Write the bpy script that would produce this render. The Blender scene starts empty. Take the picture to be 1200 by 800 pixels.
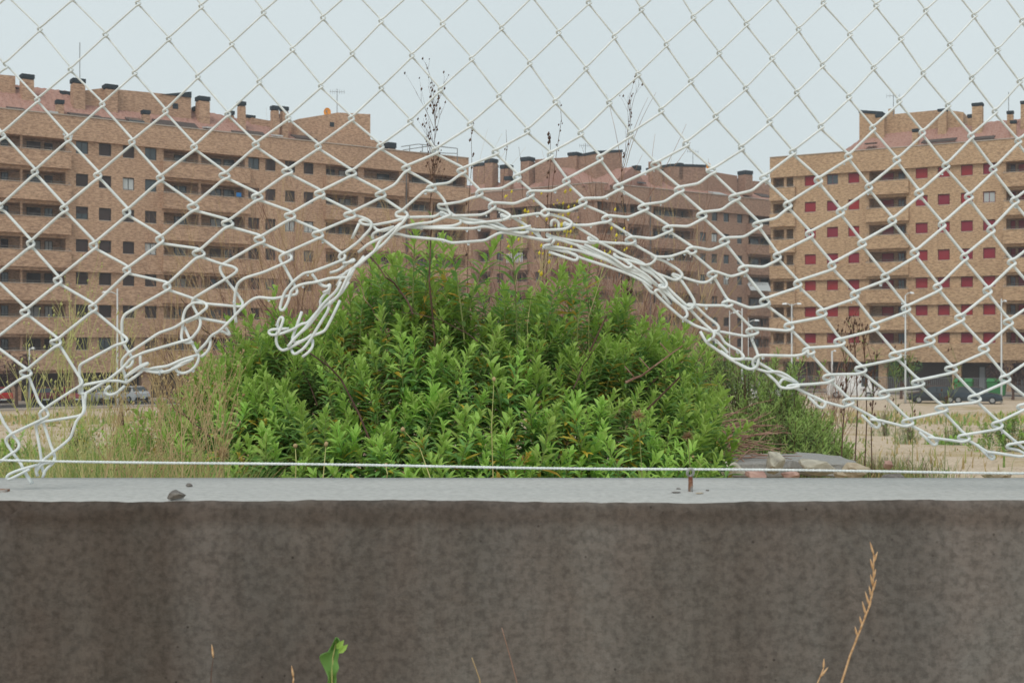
import bpy, math, random
from mathutils import Vector, Matrix
import bmesh
R = math.radians
random.seed(11)
scene = bpy.context.scene
col = scene.collection

# ------------------------------------------------------------------ camera
F = 1400.0            # focal length in photo pixels (1200 wide)
HY = 406.0            # horizon row of the photo
CZ = 1.55             # eye height
cd = bpy.data.cameras.new('camera')
cam = bpy.data.objects.new('camera', cd)
col.objects.link(cam)
cam.location = (0, 0, CZ)
cam.rotation_euler = (R(90), 0, 0)
cd.sensor_width = 36.0
cd.lens = 36.0 * F / 1200.0
cd.shift_y = 6.0 / 1200.0
cd.clip_start = 0.05
cd.clip_end = 3000
cd.dof.use_dof = True
cd.dof.focus_distance = 2.4
cd.dof.aperture_fstop = 20
scene.camera = cam

# ------------------------------------------------------------------ world
w = bpy.data.worlds.new('World')
scene.world = w
w.use_nodes = True
nt = w.node_tree
bg = nt.nodes['Background']
sky = nt.nodes.new('ShaderNodeTexSky')
sky.sky_type = 'NISHITA'
sky.sun_disc = False
sky.sun_elevation = R(52)
sky.sun_rotation = R(200)
sky.dust_density = 4.0
sc_ = nt.nodes.new('ShaderNodeVectorMath'); sc_.operation = 'SCALE'
sc_.inputs['Scale'].default_value = 0.10
nt.links.new(sky.outputs[0], sc_.inputs[0])
# overcast deck: pale grey, faintly mottled
tc = nt.nodes.new('ShaderNodeTexCoord')
nz = nt.nodes.new('ShaderNodeTexNoise'); nz.inputs['Scale'].default_value = 2.2; nz.inputs['Detail'].default_value = 4
nt.links.new(tc.outputs['Generated'], nz.inputs['Vector'])
cr = nt.nodes.new('ShaderNodeValToRGB')
cr.color_ramp.elements[0].position = 0.3; cr.color_ramp.elements[0].color = (0.680, 0.765, 0.785, 1)
cr.color_ramp.elements[1].position = 0.7; cr.color_ramp.elements[1].color = (0.735, 0.815, 0.830, 1)
nt.links.new(nz.outputs['Fac'], cr.inputs[0])
mx = nt.nodes.new('ShaderNodeMix'); mx.data_type = 'RGBA'
mx.inputs[0].default_value = 0.06
nt.links.new(cr.outputs[0], mx.inputs[6])
nt.links.new(sc_.outputs[0], mx.inputs[7])
nt.links.new(mx.outputs[2], bg.inputs['Color'])
bg.inputs['Strength'].default_value = 1.0

sd = bpy.data.lights.new('sun', 'SUN')
sd.energy = 1.5
sd.angle = R(28)
sd.color = (1.0, 0.96, 0.9)
sun = bpy.data.objects.new('sun', sd)
col.objects.link(sun)
sun.rotation_euler = (R(38), 0, R(-20))      # light from behind-left of the camera, high

scene.view_settings.view_transform = 'Standard'
scene.view_settings.look = 'None'
scene.view_settings.exposure = 0.0
scene.view_settings.gamma = 1.0
scene.cycles.max_bounces = 5
scene.cycles.diffuse_bounces = 3
scene.cycles.glossy_bounces = 2
scene.cycles.transmission_bounces = 4
scene.cycles.transparent_max_bounces = 6
scene.render.film_transparent = False

# ------------------------------------------------------------------ helpers
def W(x, y, d):
    """a photo pixel at a real distance d (metres ahead of the camera)"""
    return Vector(((x - 600.0) / F * d, d, CZ - (y - HY) / F * d))

def tag(o, label=None, cat=None, group=None, kind=None):
    if label: o['label'] = label
    if cat: o['category'] = cat
    if group: o['group'] = group
    if kind: o['kind'] = kind
    return o

def empty(name, loc=(0, 0, 0), rz=0.0):
    o = bpy.data.objects.new(name, None)
    o.empty_display_size = 0.1
    o.location = loc
    o.rotation_euler = (0, 0, rz)
    col.objects.link(o)
    return o

class MB:
    """collects faces with material slots and links them as one object"""
    def __init__(self):
        self.v = []; self.f = []; self.m = []; self.smooth = False
    def add(self, vs, fs, mi=0):
        b = len(self.v)
        self.v.extend([tuple(p) for p in vs])
        for f in fs:
            self.f.append(tuple(b + i for i in f)); self.m.append(mi)
    def box(self, x0, x1, y0, y1, z0, z1, mi=0, M=None):
        vs = [Vector(p) for p in ((x0,y0,z0),(x1,y0,z0),(x1,y1,z0),(x0,y1,z0),(x0,y0,z1),(x1,y0,z1),(x1,y1,z1),(x0,y1,z1))]
        if M is not None: vs = [M @ p for p in vs]
        self.add(vs, [(0,3,2,1),(4,5,6,7),(0,1,5,4),(1,2,6,5),(2,3,7,6),(3,0,4,7)], mi)
    def quad(self, a, b, c, d, mi=0):
        self.add([a, b, c, d], [(0,1,2,3)], mi)
    def tube(self, pts, r, n=6, mi=0, cap=True):
        pts = [Vector(p) for p in pts]
        if len(pts) < 2: return
        rr = r if isinstance(r, (list, tuple)) else [r] * len(pts)
        base = len(self.v)
        t0 = (pts[1] - pts[0]).normalized()
        up = Vector((0, 1, 0)) if abs(t0.y) < 0.9 else Vector((1, 0, 0))
        nrm = (up - t0 * up.dot(t0)).normalized()
        for i, p in enumerate(pts):
            if i == 0: t = pts[1] - p
            elif i == len(pts) - 1: t = p - pts[i-1]
            else: t = (pts[i+1] - p).normalized() + (p - pts[i-1]).normalized()
            if t.length < 1e-9: t = t0
            t = t.normalized(); t0 = t
            nrm = nrm - t * nrm.dot(t)
            if nrm.length < 1e-6: nrm = t.orthogonal()
            nrm.normalize()
            bn = t.cross(nrm)
            for k in range(n):
                a = 2 * math.pi * k / n
                self.v.append(tuple(p + (nrm * math.cos(a) + bn * math.sin(a)) * rr[i]))
        for i in range(len(pts) - 1):
            for k in range(n):
                a = base + i*n + k; b = base + i*n + (k+1) % n
                self.f.append((a, b, b + n, a + n)); self.m.append(mi)
        if cap:
            self.f.append(tuple(base + k for k in range(n-1, -1, -1))); self.m.append(mi)
            e = base + (len(pts)-1)*n
            self.f.append(tuple(e + k for k in range(n))); self.m.append(mi)
    def mesh(self, name, mats, smooth=False):
        me = bpy.data.meshes.new(name)
        me.from_pydata(self.v, [], self.f)
        for m in (mats if isinstance(mats, (list, tuple)) else [mats]): me.materials.append(m)
        me.polygons.foreach_set('material_index', self.m)
        if smooth: me.polygons.foreach_set('use_smooth', [True]*len(self.f))
        me.update()
        return me
    def build(self, name, mats, parent=None, smooth=False, loc=None):
        o = bpy.data.objects.new(name, self.mesh(name, mats, smooth))
        col.objects.link(o)
        if parent: o.parent = parent
        if loc is not None: o.location = loc
        return o

def inst(name, me, parent=None, M=None):
    o = bpy.data.objects.new(name, me)
    col.objects.link(o)
    if parent: o.parent = parent
    if M is not None: o.matrix_local = M
    return o

# ------------------------------------------------------------------ materials
def mat(name, base, rough=0.8, vary=None, scale=8.0, detail=5.0, stretch=(1,1,1), bump=0.0, bscale=None,
        spec=0.3, coords='Object', metallic=0.0, lo=0.35, hi=0.65, rand=0.0):
    m = bpy.data.materials.new(name); m.use_nodes = True
    n = m.node_tree.nodes; l = m.node_tree.links
    p = n['Principled BSDF']
    p.inputs['Roughness'].default_value = rough
    p.inputs['Specular IOR Level'].default_value = spec
    p.inputs['Metallic'].default_value = metallic
    p.inputs['Base Color'].default_value = (*base, 1)
    t = n.new('ShaderNodeTexCoord'); mp = n.new('ShaderNodeMapping')
    mp.inputs['Scale'].default_value = stretch
    l.new(t.outputs[coords], mp.inputs['Vector'])
    out = None
    if vary:
        nz = n.new('ShaderNodeTexNoise'); nz.inputs['Scale'].default_value = scale; nz.inputs['Detail'].default_value = detail
        l.new(mp.outputs[0], nz.inputs['Vector'])
        r = n.new('ShaderNodeValToRGB')
        cols = [base] + list(vary)
        r.color_ramp.elements[0].position = lo; r.color_ramp.elements[0].color = (*cols[0], 1)
        r.color_ramp.elements[1].position = hi; r.color_ramp.elements[1].color = (*cols[-1], 1)
        for i, c in enumerate(cols[1:-1]):
            e = r.color_ramp.elements.new(lo + (hi - lo) * (i + 1) / (len(cols) - 1)); e.color = (*c, 1)
        l.new(nz.outputs['Fac'], r.inputs[0]); out = r.outputs[0]
        l.new(out, p.inputs['Base Color'])
    if rand > 0:
        oi = n.new('ShaderNodeObjectInfo'); hs = n.new('ShaderNodeHueSaturation')
        mr = n.new('ShaderNodeMapRange'); mr.inputs[3].default_value = 1 - rand; mr.inputs[4].default_value = 1 + rand
        l.new(oi.outputs['Random'], mr.inputs[0]); l.new(mr.outputs[0], hs.inputs['Value'])
        mh = n.new('ShaderNodeMapRange'); mh.inputs[3].default_value = 0.5 - rand*0.05; mh.inputs[4].default_value = 0.5 + rand*0.05
        l.new(oi.outputs['Random'], mh.inputs[0]); l.new(mh.outputs[0], hs.inputs['Hue'])
        if out: l.new(out, hs.inputs['Color'])
        else: hs.inputs['Color'].default_value = (*base, 1)
        l.new(hs.outputs[0], p.inputs['Base Color'])
    if bump > 0:
        b = n.new('ShaderNodeTexNoise'); b.inputs['Scale'].default_value = bscale or scale * 3; b.inputs['Detail'].default_value = 6
        l.new(mp.outputs[0], b.inputs['Vector'])
        bp = n.new('ShaderNodeBump'); bp.inputs['Strength'].default_value = bump; bp.inputs['Distance'].default_value = 0.01
        l.new(b.outputs['Fac'], bp.inputs['Height']); l.new(bp.outputs[0], p.inputs['Normal'])
    return m

def leafmat(name, c1, c2, trans=0.42, rand=0.18, scale=25):
    m = mat(name, c1, 0.55, [c2], scale=scale, spec=0.35, rand=rand)
    n = m.node_tree.nodes; l = m.node_tree.links
    p = n['Principled BSDF']; o = n['Material Output']
    tr = n.new('ShaderNodeBsdfTranslucent'); ms = n.new('ShaderNodeMixShader'); ms.inputs[0].default_value = trans
    src = p.inputs['Base Color'].links[0].from_socket
    l.new(src, tr.inputs['Color']); l.new(p.outputs[0], ms.inputs[1]); l.new(tr.outputs[0], ms.inputs[2])
    l.new(ms.outputs[0], o.inputs['Surface'])
    return m

def brick(name, a, b, mortar, big):
    """brick facing seen from over a hundred metres: courses drawn out along the wall, mottled brick by brick"""
    m = bpy.data.materials.new(name); m.use_nodes = True
    n = m.node_tree.nodes; l = m.node_tree.links
    p = n['Principled BSDF']; p.inputs['Roughness'].default_value = 0.9; p.inputs['Specular IOR Level'].default_value = 0.15
    t = n.new('ShaderNodeTexCoord')
    mp = n.new('ShaderNodeMapping'); mp.inputs['Scale'].default_value = (1.0, 1.0, 3.6)
    l.new(t.outputs['Object'], mp.inputs['Vector'])
    nz = n.new('ShaderNodeTexNoise'); nz.inputs['Scale'].default_value = 2.6; nz.inputs['Detail'].default_value = 4; nz.inputs['Roughness'].default_value = 0.8
    l.new(mp.outputs[0], nz.inputs['Vector'])
    r = n.new('ShaderNodeValToRGB')
    r.color_ramp.elements[0].position = 0.38; r.color_ramp.elements[0].color = (*a, 1)
    r.color_ramp.elements[1].position = 0.58; r.color_ramp.elements[1].color = (*b, 1)
    l.new(nz.outputs['Fac'], r.inputs[0])
    n2 = n.new('ShaderNodeTexNoise'); n2.inputs['Scale'].default_value = 0.16; n2.inputs['Detail'].default_value = 3
    l.new(t.outputs['Object'], n2.inputs['Vector'])
    r2 = n.new('ShaderNodeValToRGB')
    r2.color_ramp.elements[0].position = 0.35; r2.color_ramp.elements[0].color = (*big, 1)
    r2.color_ramp.elements[1].position = 0.65; r2.color_ramp.elements[1].color = (1, 1, 1, 1)
    l.new(n2.outputs['Fac'], r2.inputs[0])
    mu = n.new('ShaderNodeMix'); mu.data_type = 'RGBA'; mu.blend_type = 'MULTIPLY'; mu.inputs[0].default_value = 1.0
    l.new(r.outputs[0], mu.inputs[6]); l.new(r2.outputs[0], mu.inputs[7])
    # thin mortar courses
    wv = n.new('ShaderNodeTexWave'); wv.wave_type = 'BANDS'; wv.bands_direction = 'Z'
    wv.inputs['Scale'].default_value = 1.35; wv.inputs['Distortion'].default_value = 0.6
    l.new(t.outputs['Object'], wv.inputs['Vector'])
    r3 = n.new('ShaderNodeValToRGB'); r3.color_ramp.elements[0].position = 0.0; r3.color_ramp.elements[0].color = (0.16,)*3 + (1,)
    r3.color_ramp.elements[1].position = 0.25; r3.color_ramp.elements[1].color = (0, 0, 0, 1)
    l.new(wv.outputs['Fac'], r3.inputs[0])
    m2 = n.new('ShaderNodeMix'); m2.data_type = 'RGBA'; m2.inputs[7].default_value = (*mortar, 1)
    l.new(r3.outputs[0], m2.inputs[0]); l.new(mu.outputs[2], m2.inputs[6])
    l.new(m2.outputs[2], p.inputs['Base Color'])
    return m

M = {}
M['brick_ochre'] = brick('brick_ochre', (0.265, 0.152, 0.098), (0.59, 0.388, 0.258), (0.45, 0.36, 0.28), (0.88, 0.86, 0.86))
M['brick_gold'] = brick('brick_gold', (0.27, 0.160, 0.092), (0.60, 0.408, 0.248), (0.46, 0.37, 0.26), (0.9, 0.88, 0.88))
M['brick_red'] = brick('brick_red', (0.20, 0.115, 0.078), (0.46, 0.285, 0.20), (0.36, 0.29, 0.24), (0.88, 0.86, 0.88))
M['coping'] = mat('coping', (0.42, 0.36, 0.3), 0.9, [(0.5, 0.44, 0.38)], scale=1.0)
M['roof_tile'] = mat('roof_tile', (0.27, 0.135, 0.105), 0.9, [(0.40, 0.235, 0.19), (0.32, 0.17, 0.13)], scale=2.0, stretch=(2.2, 1.2, 1.2), spec=.1)
M['slate_cap'] = mat('slate_cap', (0.030, 0.040, 0.050), 0.8, spec=.1)
M['shutter_brown'] = mat('shutter_brown', (0.060, 0.042, 0.042), 0.6, rand=0.25)
M['shutter_red'] = mat('shutter_red', (0.30, 0.022, 0.04), 0.6, rand=0.18)
M['frame_dark'] = mat('frame_dark', (0.030, 0.032, 0.036), 0.5)
M['frame_red'] = mat('frame_red', (0.16, 0.018, 0.03), 0.5)
M['glass'] = mat('glass', (0.05, 0.065, 0.075), 0.08, spec=0.6, rand=0.3)
M['curtain'] = mat('curtain', (0.45, 0.47, 0.47), 0.8, rand=0.2)
M['rail'] = mat('rail', (0.14, 0.13, 0.125), 0.6)
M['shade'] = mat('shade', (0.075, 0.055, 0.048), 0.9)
M['white_paint'] = mat('white_paint', (0.72, 0.74, 0.75), 0.5)
M['plaster'] = mat('plaster', (0.55, 0.50, 0.42), 0.8)
M['orange'] = mat('orange', (0.75, 0.30, 0.04), 0.5)
M['galv'] = mat('galv', (0.55, 0.56, 0.55), 0.55, metallic=0.2)
M['steel_grey'] = mat('steel_grey', (0.22, 0.23, 0.24), 0.6)
M['asphalt'] = mat('asphalt', (0.05, 0.05, 0.052), 0.9, [(0.075, 0.073, 0.07)], scale=0.6, coords='Object')
M['pavement'] = mat('pavement', (0.34, 0.29, 0.24), 0.9, [(0.42, 0.36, 0.30)], scale=0.8)
M['tyre'] = mat('tyre', (0.02, 0.02, 0.02), 0.8)
M['rim'] = mat('rim', (0.4, 0.41, 0.42), 0.35, metallic=0.6)
M['car_glass'] = mat('car_glass', (0.02, 0.028, 0.034), 0.08, spec=0.7)
M['lamp_red'] = mat('lamp_red', (0.5, 0.05, 0.04), 0.3)
M['lamp_clear'] = mat('lamp_clear', (0.7, 0.7, 0.68), 0.2)
M['plate'] = mat('plate', (0.7, 0.7, 0.68), 0.5)
M['bin_green'] = mat('bin_green', (0.04, 0.19, 0.06), 0.6)

# ------------------------------------------------------------------ ground
DROP = [(-40, CZ), (1.30, CZ), (1.31, 0.50), (3, 0.56), (5, 0.70), (8, 0.92), (12, 1.22), (20, 1.82), (40, 3.1), (60, 4.2),
        (78, 4.85), (88, 5.0), (2000, 5.0)]
def drop(y):
    for (a, da), (b, db) in zip(DROP, DROP[1:]):
        if a <= y <= b: return da + (db - da) * (y - a) / (b - a)
    return 5.0
from mathutils import noise as mnoise
def ground_z(x, y):
    z = CZ - drop(y)
    if 1.31 <= y < 84:
        k = min(1.0, (y - 1.31) / 3) * min(1.0, (84 - y) / 12)
        z += k * (0.035 * min(6, 1 + y*0.12)) * mnoise.noise(Vector((x*0.45, y*0.35, 0))) + k*0.02*mnoise.noise(Vector((x*2.1, y*1.7, 3)))
    return z

def ground_material():
    m = bpy.data.materials.new('ground_soil'); m.use_nodes = True
    n = m.node_tree.nodes; l = m.node_tree.links; p = n['Principled BSDF']
    p.inputs['Roughness'].default_value = 0.95; p.inputs['Specular IOR Level'].default_value = 0.1
    t = n.new('ShaderNodeTexCoord')
    def nz(s, d, ro=0.5):
        x = n.new('ShaderNodeTexNoise'); x.inputs['Scale'].default_value = s; x.inputs['Detail'].default_value = d
        x.inputs['Roughness'].default_value = ro; l.new(t.outputs['Object'], x.inputs['Vector']); return x.outputs['Fac']
    def ramp(src, a, b, lo, hi):
        r = n.new('ShaderNodeValToRGB'); r.color_ramp.elements[0].position = lo; r.color_ramp.elements[0].color = (*a, 1)
        r.color_ramp.elements[1].position = hi; r.color_ramp.elements[1].color = (*b, 1); l.new(src, r.inputs[0]); return r.outputs[0]
    sand = ramp(nz(1.3, 8, 0.7), (0.44, 0.34, 0.245), (0.60, 0.49, 0.375), 0.3, 0.7)
    straw = ramp(nz(3.0, 8, 0.8), (0.30, 0.23, 0.12), (0.50, 0.39, 0.24), 0.35, 0.65)
    mask = ramp(nz(0.16, 6, 0.65), (0, 0, 0), (1, 1, 1), 0.50, 0.60)
    mx = n.new('ShaderNodeMix'); mx.data_type = 'RGBA'
    l.new(mask, mx.inputs[0]); l.new(sand, mx.inputs[6]); l.new(straw, mx.inputs[7])
    peb = ramp(nz(30, 2), (0.55, 0.5, 0.45), (1.1, 1.1, 1.1), 0.35, 0.5)
    mu = n.new('ShaderNodeMix'); mu.data_type = 'RGBA'; mu.blend_type = 'MULTIPLY'; mu.inputs[0].default_value = 0.7
    l.new(mx.outputs[2], mu.inputs[6]); l.new(peb, mu.inputs[7])
    l.new(mu.outputs[2], p.inputs['Base Color'])
    b = n.new('ShaderNodeBump'); b.inputs['Strength'].default_value = 0.6; b.inputs['Distance'].default_value = 0.03
    l.new(nz(9, 8, 0.7), b.inputs['Height']); l.new(b.outputs[0], p.inputs['Normal'])
    return m
M['ground'] = ground_material()
ys = [-40, -8, -2, 0.5, 1.30, 1.31]
y = 1.4
while y < 100: ys.append(y); y *= 1.035
ys += [110, 130, 160, 200, 300, 450, 600]
xs = [-1.0, -0.6, -0.35, -0.2] + [-0.12 + 0.24 * i / 40 for i in range(41)] + [0.2, 0.35, 0.6, 1.0]
mb = MB()
for yy in ys:
    span = 60 + max(0, yy) * 2.0
    for s in range(len(xs)):
        u = (s - (len(xs)-1)/2) / ((len(xs)-1)/2)
        X = (abs(u) ** 1.8) * math.copysign(1, u) * span
        mb.v.append((X, yy, ground_z(X, yy)))
nx = len(xs)
for i in range(len(ys)-1):
    for j in range(nx-1):
        a = i*nx + j
        mb.f.append((a, a+1, a+nx+1, a+nx)); mb.m.append(0)
g = mb.build('ground', M['ground'], smooth=True); tag(g, kind='structure')

# road and pavements running in front of the blocks (each its own sheet, kerbs are real steps)
GZ = CZ - 5.0
def strip(name, m, pts_near, pts_far, z0, h):
    mb = MB()
    for (a, b), (c, d) in zip(zip(pts_near, pts_far), zip(pts_near[1:], pts_far[1:])):
        A = Vector((*a, z0 + h)); B = Vector((*b, z0 + h)); C = Vector((*c, z0 + h)); D = Vector((*d, z0 + h))
        mb.quad(A, C, D, B)
        mb.quad(A - Vector((0,0,h+.05)), C - Vector((0,0,h+.05)), C, A)
        mb.quad(B, D, D - Vector((0,0,h+.05)), B - Vector((0,0,h+.05)))
    return tag(mb.build(name, m), kind='structure')
near = [(-110, 50), (-72, 72), (-42, 93), (-12, 114), (8, 127), (20, 131), (31, 127.5), (60, 110), (110, 80)]
def off(ps, d):
    out = []
    for i, p in enumerate(ps):
        a = Vector(ps[max(0, i-1)]); b = Vector(ps[min(len(ps)-1, i+1)]); t = (b - a).normalized()
        out.append((p[0] - t.y * d, p[1] + t.x * d))
    return out
strip('near_kerb', M['pavement'], off(near, -1.8), near, GZ, 0.13)
strip('road', M['asphalt'], near, off(near, 8.0), GZ, 0.02)
strip('pavement', M['pavement'], off(near, 8.0), off(near, 12.5), GZ, 0.14)
strip('forecourt', M['pavement'], off(near, 12.5), off(near, 60), GZ, 0.10)

# ------------------------------------------------------------------ concrete wall in the foreground
DF = 1.31                      # distance of the fence plane
YF, YB = 1.216, 1.44           # front and back arris of the wall top
def ledge_z(y, x):             # top surface
    return CZ - 0.1580 + 0.0006 * math.sin(x * 9) + 0.0009 * mnoise.noise(Vector((x*6, y*8, 1)))
def concrete(name, a, b, dark, streak=True, hi=None):
    m = bpy.data.materials.new(name); m.use_nodes = True
    n = m.node_tree.nodes; l = m.node_tree.links; p = n['Principled BSDF']
    p.inputs['Roughness'].default_value = 0.88; p.inputs['Specular IOR Level'].default_value = 0.2
    t = n.new('ShaderNodeTexCoord')
    def nz(s, d, st=(1,1,1), ro=0.6):
        mp = n.new('ShaderNodeMapping'); mp.inputs['Scale'].default_value = st; l.new(t.outputs['Object'], mp.inputs['Vector'])
        x = n.new('ShaderNodeTexNoise'); x.inputs['Scale'].default_value = s; x.inputs['Detail'].default_value = d
        x.inputs['Roughness'].default_value = ro; l.new(mp.outputs[0], x.inputs['Vector']); return x.outputs['Fac']
    def ramp(src, c0, c1, lo, hi_):
        r = n.new('ShaderNodeValToRGB'); r.color_ramp.elements[0].position = lo; r.color_ramp.elements[0].color = (*c0, 1)
        r.color_ramp.elements[1].position = hi_; r.color_ramp.elements[1].color = (*c1, 1); l.new(src, r.inputs[0]); return r.outputs[0]
    def mul(x, y_, f=1.0):
        q = n.new('ShaderNodeMix'); q.data_type = 'RGBA'; q.blend_type = 'MULTIPLY'; q.inputs[0].default_value = f
        l.new(x, q.inputs[6]); l.new(y_, q.inputs[7]); return q.outputs[2]
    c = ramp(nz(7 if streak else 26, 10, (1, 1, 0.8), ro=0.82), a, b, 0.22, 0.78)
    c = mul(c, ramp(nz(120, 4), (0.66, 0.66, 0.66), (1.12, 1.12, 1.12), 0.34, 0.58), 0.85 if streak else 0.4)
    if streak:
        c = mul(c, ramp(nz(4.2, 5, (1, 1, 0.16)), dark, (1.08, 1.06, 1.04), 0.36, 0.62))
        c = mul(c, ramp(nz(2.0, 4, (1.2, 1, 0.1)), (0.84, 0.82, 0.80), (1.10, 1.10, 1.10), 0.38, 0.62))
        # rust-brown and blue-grey blooms
        c2 = ramp(nz(14, 7, (1, 1, 0.6)), (1.03, 0.99, 0.97), (0.98, 1.0, 1.0), 0.38, 0.62)
        c = mul(c, c2)
        # the darker, browner pour at the left with its fairly sharp edge
        sx = n.new('ShaderNodeSeparateXYZ'); l.new(t.outputs['Object'], sx.inputs[0])
        ad = n.new('ShaderNodeMath'); ad.operation = 'MULTIPLY_ADD'; ad.inputs[1].default_value = 0.05; l.new(nz(5, 6, (0.3, 1, 0.5)), ad.inputs[0]); l.new(sx.outputs[0], ad.inputs[2])
        c = mul(c, ramp(ad.outputs[0], (0, 0, 0), (1, 1, 1), 0, 1)) if False else c
        mr = n.new('ShaderNodeMapRange'); mr.inputs[1].default_value = -0.325; mr.inputs[2].default_value = -0.298; mr.inputs[3].default_value = 0.0; mr.inputs[4].default_value = 1.0
        l.new(ad.outputs[0], mr.inputs[0])
        c = mul(c, ramp(mr.outputs[0], (0.70, 0.66, 0.63), (1.08, 1.08, 1.08), 0.0, 1.0))
        # rough darker lip just under the arris
        ml = n.new('ShaderNodeMapRange'); ml.inputs[1].default_value = CZ - 0.158 - 0.022; ml.inputs[2].default_value = CZ - 0.158 - 0.006
        az = n.new('ShaderNodeMath'); az.operation = 'MULTIPLY_ADD'; az.inputs[1].default_value = 0.02; l.new(nz(30, 6), az.inputs[0]); l.new(sx.outputs[2], az.inputs[2]); l.new(az.outputs[0], ml.inputs[0])
        c = mul(c, ramp(ml.outputs[0], (1, 1, 1), (0.80, 0.75, 0.72), 0.2, 0.9))
        c = mul(c, ramp(nz(11, 8, (1, 1, 0.07), 0.7), (0.86, 0.84, 0.82), (1.10, 1.10, 1.10), 0.40, 0.60))
        # small pits
        v = n.new('ShaderNodeTexVoronoi'); v.inputs['Scale'].default_value = 70; l.new(t.outputs['Object'], v.inputs['Vector'])
        sp = ramp(v.outputs['Distance'], (0.42, 0.40, 0.40), (1, 1, 1), 0.05, 0.13)
        gate = ramp(nz(20, 2), (1, 1, 1), (0, 0, 0), 0.54, 0.60)
        q = n.new('ShaderNodeMix'); q.data_type = 'RGBA'; l.new(gate, q.inputs[0]); l.new(sp, q.inputs[6]); q.inputs[7].default_value = (1, 1, 1, 1)
        c = mul(c, q.outputs[2])
    l.new(c, p.inputs['Base Color'])
    b1 = n.new('ShaderNodeBump'); b1.inputs['Strength'].default_value = 0.65 if streak else 0.5; b1.inputs['Distance'].default_value = 0.0022
    l.new(nz(105 if streak else 160, 8, ro=0.75), b1.inputs['Height'])
    b2 = n.new('ShaderNodeBump'); b2.inputs['Strength'].default_value = 0.45 if streak else 0.12; b2.inputs['Distance'].default_value = 0.006
    l.new(nz(18, 6, (1, 1, 1.6)), b2.inputs['Height']); l.new(b1.outputs[0], b2.inputs['Normal'])
    l.new(b2.outputs[0], p.inputs['Normal'])
    return m
M['wall_face'] = concrete('concrete_face', (0.116, 0.107, 0.100), (0.168, 0.158, 0.148), (0.74, 0.71, 0.70))  # face far darker than the top: its shade is put into the colour
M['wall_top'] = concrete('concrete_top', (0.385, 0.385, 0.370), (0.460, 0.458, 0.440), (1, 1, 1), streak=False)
def front_y(x, z):             # the cast face is slightly uneven
    return YF + 0.0022 * mnoise.noise(Vector((x*14, z*14, 0))) + 0.0012 * mnoise.noise(Vector((x*50, z*60, 5)))
mb = MB()
NX = 420; X0, X1 = -1.6, 1.6
zt = []
def edge_px(x):                # the worn front arris, wavering a few millimetres
    e = 0.0030 * mnoise.noise(Vector((x*3.0, 0, 9))) + 0.0016 * mnoise.noise(Vector((x*14, 0, 2))) + 0.0008 * mnoise.noise(Vector((x*60, 0, 4)))
    return e
prof = []
for i in range(NX+1):
    x = X0 + (X1-X0)*i/NX
    e = edge_px(x)
    chip = 0.006 * max(0, mnoise.noise(Vector((x*22, 4, 4))) - 0.15) + 0.020 * max(0, min(1, (-0.500 - x)/0.022)) * max(0, min(1, (x + 0.60)/0.04))
    zb = CZ - 0.158
    row = [(x, YB, -0.2), (x, YB, zb)]
    for k in range(1, 7):
        yy = YB + (YF + 0.006 - YB) * k / 6
        row.append((x, yy, ledge_z(yy, x) + (e if k == 6 else e * (k/6)**2)))
    row.append((x, YF + 0.0015 + chip, zb - 0.0035 + e - chip))
    for z in [zb - 0.008, zb - 0.015, zb - 0.025, zb - 0.04, zb - 0.06, zb - 0.09, zb - 0.13, zb - 0.18, zb - 0.24, zb - 0.32, -0.2]:
        zz = min(z + (e if z > zb-0.03 else 0), zb - 0.0036 + e - chip)
        row.append((x, max(front_y(x, z), YF + chip*1.1 - (zb - z)*0.8) + 0.0, zz if z > zb-0.03 else z))
    prof.append(row)
nr = len(prof[0])
for row in prof: mb.v.extend(row)
for i in range(NX):
    for k in range(nr-1):
        a = i*nr + k
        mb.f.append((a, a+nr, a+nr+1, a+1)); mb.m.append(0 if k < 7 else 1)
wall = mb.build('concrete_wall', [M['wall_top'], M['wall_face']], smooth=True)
tag(wall, 'low weathered grey concrete wall with a pale flat top and damp stained face whose shade is painted dark', 'wall')

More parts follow.
